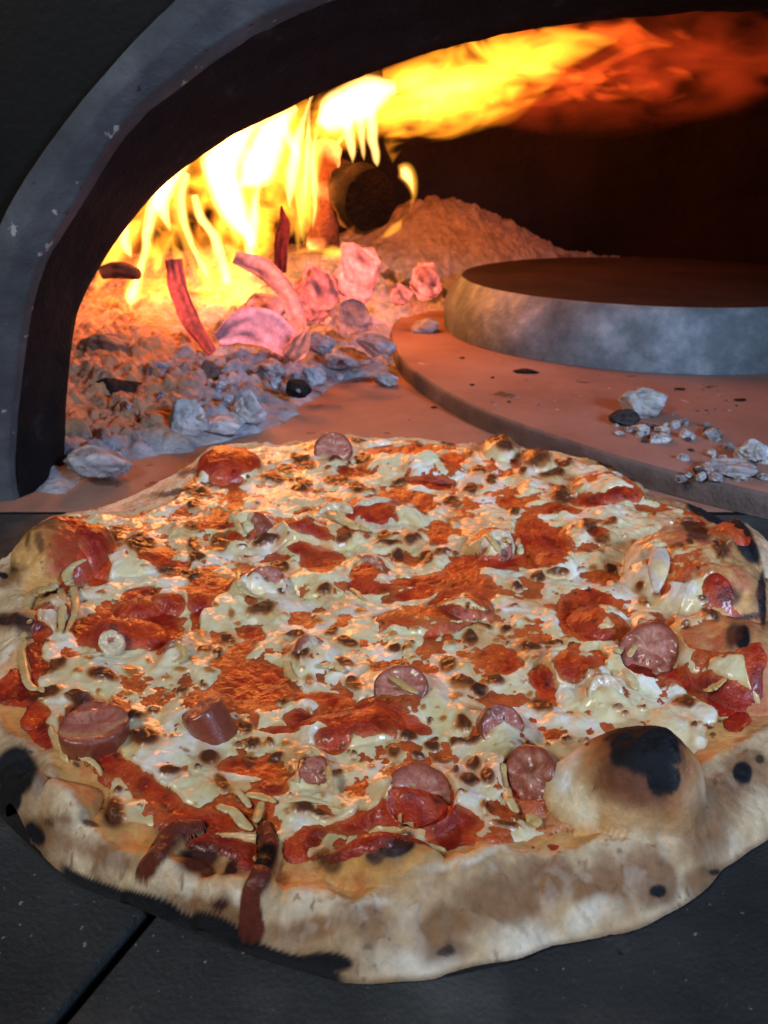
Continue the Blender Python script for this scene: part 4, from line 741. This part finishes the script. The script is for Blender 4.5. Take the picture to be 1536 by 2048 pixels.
# upper-left bubble
crust = mix(crust, (0.66, 0.36, 0.12), bub1 * 0.95)
crust = mix(crust, (0.40, 0.07, 0.03), field([(165, 1080, 64, 62), (150, 1130, 44, 34), (190, 1060, 30, 30)], 0.45, 2) * bub1)
crust = mix(crust, (0.12, 0.045, 0.02), field([(95, 1040, 70, 12, -25), (60, 1080, 10, 24), (85, 1085, 10, 18), (108, 1050, 20, 8)], 0.6, 1.5) * bub1 * 0.85)
crust = mix(crust, (0.46, 0.13, 0.06), sstep(1.0, 0.8, bq[3][0]) * 0.9)
crust = mix(crust, (0.50, 0.20, 0.10), sstep(1.0, 0.8, bq[4][0]) * 0.5 * sstep(-0.4, 0.4, nb2)); crust = mix(crust, (0.55, 0.24, 0.12), sstep(1.0, 0.8, bq[5][0]) * 0.6)
crust = mix(crust, (0.68, 0.33, 0.07), sstep(1.05, 0.6, bq[6][0] + 0.15 * nb2) * 0.8)
crust = mix(crust, (0.48, 0.13, 0.06), 0.85 * sstep(-0.3, 0.25, fbm(X, Y, 150, 761, 4)) * field([(1400, 1120, 130, 95), (1450, 1280, 110, 90), (1510, 1380, 40, 70)], 0.4, 2)); crust = mix(crust, (0.78, 0.50, 0.18), 0.6 * sstep(0.1, 0.5, fbm(X, Y, 120, 765, 3)) * field([(1380, 1130, 110, 80), (1490, 1300, 80, 90)], 0.4, 2))
# char
CH = [(402,1718,32,19,-20,1),(462,1737,24,11,-45,1),(226,1630,18,18,0,.85),(788,1690,44,24,-8,1),(742,1712,14,9,0,.8),(1485,1275,16,26,0,.8),(30,1545,44,56,15,1),(12,1600,34,36,0,1),(70,1668,20,30,-35,1),(1485,1548,20,26,-20,.95),(1315,1780,16,14,0,.8),(1520,1520,12,12,0,.6),(430,1878,260,22,17,1),(200,1792,110,20,22,1),(560,1920,120,18,12,1),(650,1925,60,22,0,1),(330,1842,90,20,22,1),(1255,940,52,18,30,1),(1225,925,30,14,0,1),(1490,1085,22,50,-30,.9),(1420,1035,60,12,25,.9),(1525,1200,10,60,0,.8),(32,1244,62,9,0,.9),(8,1152,12,8,0,.7),(30,1145,10,8,0,.5),(440,1812,12,11,0,.8),(130,1640,5,3),(95,1645,8,4),(1430,1745,14,8,0,.6),(890,1905,22,12,0,.5),(360,1665,30,10,0,.6),(150,1012,60,6,-18,.5)]
charm = np.maximum(field(CH, 0.5, 0.5), sstep(0.0026, 0.0010, dO) * sstep(740, 640, U) * sstep(90, 160, U) * sstep(1600, 1700, Vv)); crust = mix(crust, (0.16, 0.10, 0.06), 0.7 * sstep(0.0015, 0.0, dO)); crust = mix(crust, (0.22, 0.11, 0.05), field([(e[0], e[1], e[2] * 1.35 + 6, e[3] * 1.35 + 6, e[4] if len(e) > 4 else 0) for e in CH], 0.6, 2) * 0.7)
crust = mix(crust, (0.008, 0.009, 0.012), sstep(0.30, 0.72, charm + 0.18 * fbm(X, Y, 70, 792, 2))); crust = mix(crust, (0.06, 0.02, 0.015), np.clip(brown * 1.1, 0, 1) * 0.92)

r_crust = 0.75 - 0.3 * orng - 0.3 * bub1 + 0 * X

sau = mix(C3((0.36, 0.018, 0.006)), (0.58, 0.060, 0.012), sstep(-0.4, 0.5, fbm(X, Y, 140, 721, 3)))
sau = mix(sau, (0.50, 0.13, 0.03), np.clip(tan * 0.5 + 0.22 * sstep(0.15, 0.5, fbm(X, Y, 90, 725, 3)), 0, 0.75))
sau = mix(sau, (0.16, 0.008, 0.006), 0.7 * sstep(0.15, 0.55, fbm(X, Y, 110, 731, 2)))
sau = mix(sau, (0.72, 0.36, 0.16), 0.8 * field([(1185, 1650, 120, 36)], 0.6, 1))
sau = mix(sau, (0.56, 0.15, 0.035), 0.5 * sstep(-0.45, 0.2, chs)); sau = mix(sau, (0.06, 0.015, 0.01), brown * 0.85)
r_sau = 0.37 + 0.15 * sn
che = mix(C3((0.80, 0.72, 0.44)), (0.90, 0.89, 0.78), sstep(-0.25, 0.45, fbm(X, Y, 90, 741, 3) + 0.3 * (cx_ - 0.5)))
che = mix(che, (0.72, 0.58, 0.24), 0.6 * sstep(0.1, 0.6, fbm(X, Y, 110, 745, 3)))
che = mix(che, (0.74, 0.46, 0.17), sstep(0.62, 0.05, chs) * 0.75); che = mix(che, (0.56, 0.16, 0.04), sstep(0.22, -0.05, ch) * 0.9); che = mix(che, (0.66, 0.36, 0.15), np.clip(tan, 0, 1) * (0.45 + 0.3 * nmid))
che = mix(che, (0.68, 0.30, 0.09), 0.55 * sstep(0.08, 0.45, fbm(X, Y, 75, 751, 4)) * (1 - cx_))
rb_ = field([(1400, 1110, 120, 90), (1450, 1250, 110, 60)], 0.5, 2); che = mix(che, (0.52, 0.17, 0.06), rb_ * 0.8 * sstep(-0.25, 0.3, fbm(X, Y, 140, 771, 4)))
che = mix(che, (0.56, 0.22, 0.035), np.clip(0.85 * ospot + 0.62 * oring, 0, 0.9)); che = mix(che, (0.38, 0.13, 0.02), sstep(0.55, 1, ospot) * 0.6)
che = mix(che, (0.36, 0.11, 0.020), sstep(0.10, 0.55, brown) * 0.95); che = mix(che, (0.085, 0.024, 0.009), sstep(0.5, 0.9, brown + 0.25 * nmid) * 0.92); che = mix(che, (0.035, 0.014, 0.010), sstep(0.9, 1.0, brown) * sstep(0.05, 0.3, nb) * 0.8)
r_che = 0.28 + 0.10 * nmid + 0.2 * brown

def path_q(pts, rs_):
    S = dense(spline(np.array([[*a, w] for a, w in zip(pts, rs_)], float), 6), 2); q = np.full(X.shape, 9.0)
    for s in S: q = np.minimum(q, np.hypot(U + 0.5 * wu - s[0], Vv + 0.5 * wv - s[1]) / s[2])
    return q
DR = [([(400, 1660), (370, 1668), (340, 1690), (318, 1715), (296, 1738), (286, 1752)], [15, 20, 20, 19, 22, 19]), ([(532, 1665), (538, 1700), (534, 1735), (515, 1768), (500, 1795), (499, 1830), (502, 1862)], [16, 22, 23, 21, 20, 23, 27])]
drq = [path_q(*d_) for d_ in DR]; drn = fbm(X, Y, 130, 795, 3)
for k, q in enumerate(drq):
    m_ = sstep(1.05, 0.85, q); zk = zk + 0.0022 * np.sqrt(np.clip(1 - q * q, 0, 1)) * (1 + 0.3 * drn) + m_ * 0.0022 * sstep(-0.002, 0.002, dI)
    dc = mix(C3((0.15, 0.035, 0.022)), (0.40, 0.17, 0.06), sstep(-0.05, 0.4, drn) * 0.8); dc = mix(dc, (0.012, 0.008, 0.007), (sstep(1790, 1765, Vv) * sstep(1672, 1690, Vv) if k else np.maximum(sstep(1698, 1684, Vv), sstep(1728, 1745, Vv) * 0.6)) * sstep(-0.25, 0.1, drn))
    crust = mix(crust, 1.0, 0 * m_) * (1 - m_[..., None]) + dc * m_[..., None]; r_crust = r_crust * (1 - m_) + 0.32 * m_
def norms(zz):
    gyz, gxz = np.gradient(zz, RES); n = np.stack([-gxz, -gyz, np.ones_like(zz)], -1); return n / np.linalg.norm(n, axis=-1, keepdims=True)
def quadmask(k): return k[:-1, :-1] & k[1:, 1:] & k[:-1, 1:] & k[1:, :-1]
pz = on_z(768, 1300, 0.0); pizza = empty('pizza', (pz[0], pz[1], 0.0), 'round pizza with sausage slices, browned cheese, tomato sauce and blistered charred crust', 'pizza')
gyd, gxd = np.gradient(blur(dO, 1, 1), RES); snap = np.where((dO < 0) & (dO > -0.002), -dO, 0); XS = X + snap * gxd; YS = Y + snap * gyd
def layer(name, zz, keepq, m, col, rgh, label=None):
    V = np.stack([XS, YS, zz], -1).reshape(-1, 3); Q = grid_faces(ny, nx, keepq); n = norms(zz).reshape(-1, 3)
    V, Q, c, r, n = compact(V, Q, col.reshape(-1, 3), rgh.reshape(-1), n)
    o = mesh_np(name, V, Q, m, None, c, r, None, n); adopt(o, pizza)
    if label: o['label'] = label
    return o
inside = quadmask(dO > -0.0006)
cover = quadmask((soily > 1.0) & (dI > 0.004))
done = np.zeros_like(inside)
for k, (q, lab, h) in enumerate(bq):
    if lab is None: continue
    km = quadmask(q < 0.97) & inside & ~done; km &= ~cover if k not in (0, 2, 3) else True
    if km.sum() < 50: continue
    layer('crust_bubble', zk, km, M['crust'], crust, r_crust, lab); done |= km
for q in drq:
    km = quadmask(q < 1.02) & inside & ~done; o = layer('charred_drip', zk, km, M['crust'], crust, r_crust); done |= km
layer('crust', zk, inside & ~done & ~cover, M['crust'], crust, r_crust)
drm = (drq[0] > 0.95) & (drq[1] > 0.95)
layer('tomato_sauce', zs, quadmask(drm & (soily > -0.4) & (dO > 0.002)), M['sauce'], sau, r_sau)
layer('melted_cheese', zc, quadmask(drm & (ch > -0.22) & (dO > 0.004)), M['cheese'], che, r_che)
# underside of the dough
bp_ = OUTP[::2]; Vb = [(p[0], p[1], 0.0012) for p in bp_]; ub = poly_obj('crust_underside', Vb, [tuple(range(len(Vb)))[::-1]], M['joint']); adopt(ub, pizza)

def surf(u, v, grid=None):
    """point of the pizza surface seen at photo pixel (u, v): nearest of the visible grid vertices"""
    zz = np.maximum(zs, zc) if grid is None else grid
    z_ = 0.012
    for _ in range(25):
        p = on_z(u, v, z_); i = int(np.clip(round((p[1] - gy[0]) / RES), 0, ny - 1)); j = int(np.clip(round((p[0] - gx[0]) / RES), 0, nx - 1)); z_ = 0.5 * z_ + 0.5 * float(zz[i, j])
    return on_z(u, v, z_)

# ---- sausage slices
def slice_mesh(r, h, seed, arc=False):
    seg = 64; rad = [0, .15, .3, .45, .6, .72, .84, .92, .97, 1.0, 1.01, 1.0, 0.99, 0.98, 0.98, 0.97]; hz = [.0, .01, .02, .02, .03, .04, .05, .05, .02, -.06, -.15, -.3, -.5, -.7, -.9, -1.0]
    V = []; c = []
    for i, (a, b) in enumerate(zip(rad, hz)):
        for k in range(seg):
            t = 2 * math.pi * k / seg; rr = r * a * (1 + 0.045 * math.sin(2 * t + seed) + 0.03 * math.sin(3 * t + seed * 2) + 0.015 * math.sin(7 * t + seed))
            V.append((rr * math.cos(t), rr * math.sin(t), b * (h if b < 0 else r)))
    V = np.array(V); fr = np.repeat(rad, seg); side = np.repeat(np.array(hz) < -.05, seg)
    n1 = noise3(V / r, 3, seed); n2 = noise3(V / r, 9, seed + 3)
    V[:, 2] += np.where(side, 0, r * (0.13 * n1 + 0.05 * n2))
    col = mix(np.broadcast_to(np.array((0.44, 0.14, 0.10)), (len(V), 3)).copy(), (0.58, 0.27, 0.20), sstep(0.0, 0.7, n1 + 0.5 * n2 + 0.35 * (0.55 - fr)))
    col = mix(col, (0.25, 0.05, 0.03), sstep(0.74, 0.97, fr + 0.1 * n2) * 0.9); col = mix(col, (0.30, 0.08, 0.05), 0.6 * sstep(0.1, 0.5, noise3(V / r, 22, seed + 6))); col = mix(col, (0.27, 0.06, 0.03), np.where(side, 1.0, 0) * (0.75 + 0.25 * n1))
    if arc: am = np.exp(-((V[:, 1] / r + 0.45 + 0.35 * (V[:, 0] / r) ** 2 * -1) / 0.10) ** 2) * ~side; V[:, 2] -= am * r * 0.12; col = mix(col, (0.62, 0.36, 0.16), am * 0.8)
    col = mix(col, (0.16, 0.04, 0.02), 0.6 * sstep(0.25, 0.6, noise3(V / r, 2, seed + 8)))
    Q = []
    for i in range(len(rad) - 1):
        for k in range(seg): Q.append((i * seg + k, (i + 1) * seg + k, (i + 1) * seg + (k + 1) % seg, i * seg + (k + 1) % seg))
    return V, np.array(Q), col
for k, (u, v, w, h, nrm, lift, lab) in enumerate(SAUS):
    p = surf(u, v); p = on_z(u, v, p[2] + lift * (0.75 if lab else 0.4) - (0.001 if lab else 0.0015)); r = px2m(w / 2, p)
    V, Q, c = slice_mesh(r, h, 900 + k * 5, arc=(k == 0))
    film = 0.0 if lab else 0.35
    if film: c = mix(c, (0.72, 0.62, 0.42), sstep(0.10 - film * 0.6, 0.30 - film * 0.6, noise3(V / r, 1.4, 950 + k) + 0.25 * noise3(V / r, 7, 951)) * 0.9)
    qn = Vector(nrm).normalized().to_track_quat('Z', 'Y').to_matrix(); V = V @ np.array(qn).T + p
    if k == 3:
        uu, vv = project(V[:, 0], V[:, 1], V[:, 2]); am = sstep(-10, 14, (vv - 1606) - (uu - 840) * 0.55 + 14 * noise3(V, 300, 77)); c = mix(c, (0.42, 0.035, 0.012), am)
        V = V + am[:, None] * np.array([0, -0.0005, 0.0008]) * (1 + 1.2 * noise3(V, 900, 71))[:, None]
    o = mesh_np('sausage_slice', V, Q, M['sausage'], None, c, np.full(len(V), 0.33)); adopt(o, pizza)
    if lab: o['label'] = lab

# ---- onion strips
ON = [([(172, 1118), (148, 1130), (134, 1150), (142, 1172)], [5, 9, 12, 9], 1.5), ([(146, 1170), (152, 1205), (146, 1235), (134, 1262)], [8, 9, 8, 4], 2.5), ([(120, 1176), (126, 1205), (124, 1240), (121, 1264)], [7, 9, 8, 5], 2.5),
 ([(116, 1172), (85, 1180), (60, 1196), (52, 1222), (60, 1240)], [8, 10, 11, 11, 6], 2), ([(50, 1262), (44, 1300), (50, 1345), (60, 1372), (86, 1382)], [8, 8, 9, 9, 6], 2), ([(640, 1010), (668, 1028), (700, 1048), (738, 1060)], [8, 13, 13, 6], 5), ([(664, 1010), (680, 1026), (690, 1032)], [5, 6, 4], 5),
 ([(500, 1020), (478, 1018), (470, 1032), (478, 1055), (492, 1074)], [4, 6, 7, 7, 5], 3), ([(970, 1070), (985, 1082), (1000, 1105)], [6, 10, 10], 5), ([(980, 1062), (1008, 1066), (1022, 1088)], [5, 7, 6], 6), ([(1032, 1078), (1040, 1095), (1040, 1110)], [6, 8, 7], 4),
 ([(478, 1148), (480, 1172), (495, 1186), (520, 1194)], [7, 9, 7, 4], 3), ([(700, 1176), (714, 1186), (732, 1202)], [3, 6, 3], 1), ([(774, 1350), (795, 1362), (815, 1376), (838, 1386)], [5, 9, 9, 5], 4), ([(1304, 1242), (1288, 1262), (1272, 1290), (1256, 1314)], [6, 7, 7, 6], 8),
 ([(1452, 1356), (1430, 1374), (1408, 1382)], [5, 8, 6], 1.5), ([(612, 1508), (628, 1500), (648, 1520), (658, 1550), (662, 1580)], [6, 8, 8, 8, 5], 5), ([(606, 1520), (598, 1545), (592, 1562)], [5, 7, 5], 2), ([(1006, 1525), (1008, 1560), (1018, 1600), (1036, 1625)], [6, 9, 10, 8], 3), ([(1050, 1632), (1070, 1640), (1074, 1656)], [12, 15, 10], 2),
 ([(432, 1612), (465, 1622), (485, 1645), (505, 1660)], [9, 11, 13, 6], 2), ([(492, 1588), (520, 1594), (552, 1604)], [8, 10, 6], 3), ([(470, 1576), (486, 1594), (500, 1616)], [7, 8, 6], 2), ([(524, 1602), (518, 1625), (512, 1645)], [9, 10, 8], 3), ([(680, 1616), (620, 1598), (560, 1602)], [3, 7, 4], 1),
 ([(640, 1332), (665, 1330), (690, 1342)], [7, 9, 6], 3), ([(572, 1320), (578, 1345), (592, 1362)], [8, 10, 8], 2), ([(1246, 1338), (1262, 1356), (1272, 1380)], [6, 11, 8], 2), ([(1160, 1285), (1138, 1278), (1130, 1290)], [5, 8, 5], 2), ([(1248, 1290), (1240, 1300), (1226, 1296)], [5, 9, 6], 2), ([(345, 1285), (362, 1290), (368, 1310), (350, 1325)], [5, 7, 7, 4], 2)]
for k, (pts, ws, lift) in enumerate(ON):
    S = spline(np.array([[*p, w] for p, w in zip(pts, ws)], float), 7); P = []; rr = []
    for s in S:
        p = surf(s[0], s[1]); p = on_z(s[0], s[1], p[2] + lift * 0.0006); P.append(p); rr.append(px2m(s[2] * 0.92, p))
    P = np.array(P); P[:, 2] = np.convolve(np.r_[P[0, 2], P[0, 2], P[:, 2], P[-1, 2], P[-1, 2]], np.ones(5) / 5, 'valid')
    PR = dense(np.c_[P, rr], 2); V, T = tube(PR[:, :3], round_r(PR[:, :3], PR[:, 3]), 0.5, 12, wob=0.04, rng=k + 1); V = V + 0.0003 * np.c_[noise3(V, 400, k), noise3(V, 400, k + 50), noise3(V, 300, k + 90)]
    n = noise3(V, 120, k + 3); c = mix(np.broadcast_to(np.array((0.58, 0.42, 0.17)), (len(V), 3)).copy(), (0.68, 0.56, 0.30), sstep(-0.4, 0.4, n)); c = mix(c, (0.40, 0.17, 0.05), sstep(0.45, 0.8, noise3(V, 200, k + 9)) * 0.6)
    adopt(mesh_np('onion_strip', V, T, M['onion'], None, c, np.full(len(V), 0.38)), pizza)
# pale garlic slice on the right bubble
S = spline(np.array([(1322, 1096, 10), (1320, 1115, 19), (1316, 1140, 20), (1314, 1165, 13), (1313, 1185, 4)], float), 6)
P = [on_z(s[0], s[1], surf(s[0], s[1])[2] + 0.003) for s in S]; V, T = tube(P, [px2m(s[2], p) for s, p in zip(S, P)], 0.35, 18)
o = adopt(mesh_np('onion_petal', V, T, M['onion'], None, mix(np.broadcast_to(np.array((0.60, 0.50, 0.42)), (len(V), 3)).copy(), (0.7, 0.55, 0.3), sstep(-0.1, 0.5, noise3(V, 150, 5))), np.full(len(V), 0.45)), pizza); o['label'] = 'pale onion petal lying on the cheesy right bubble'
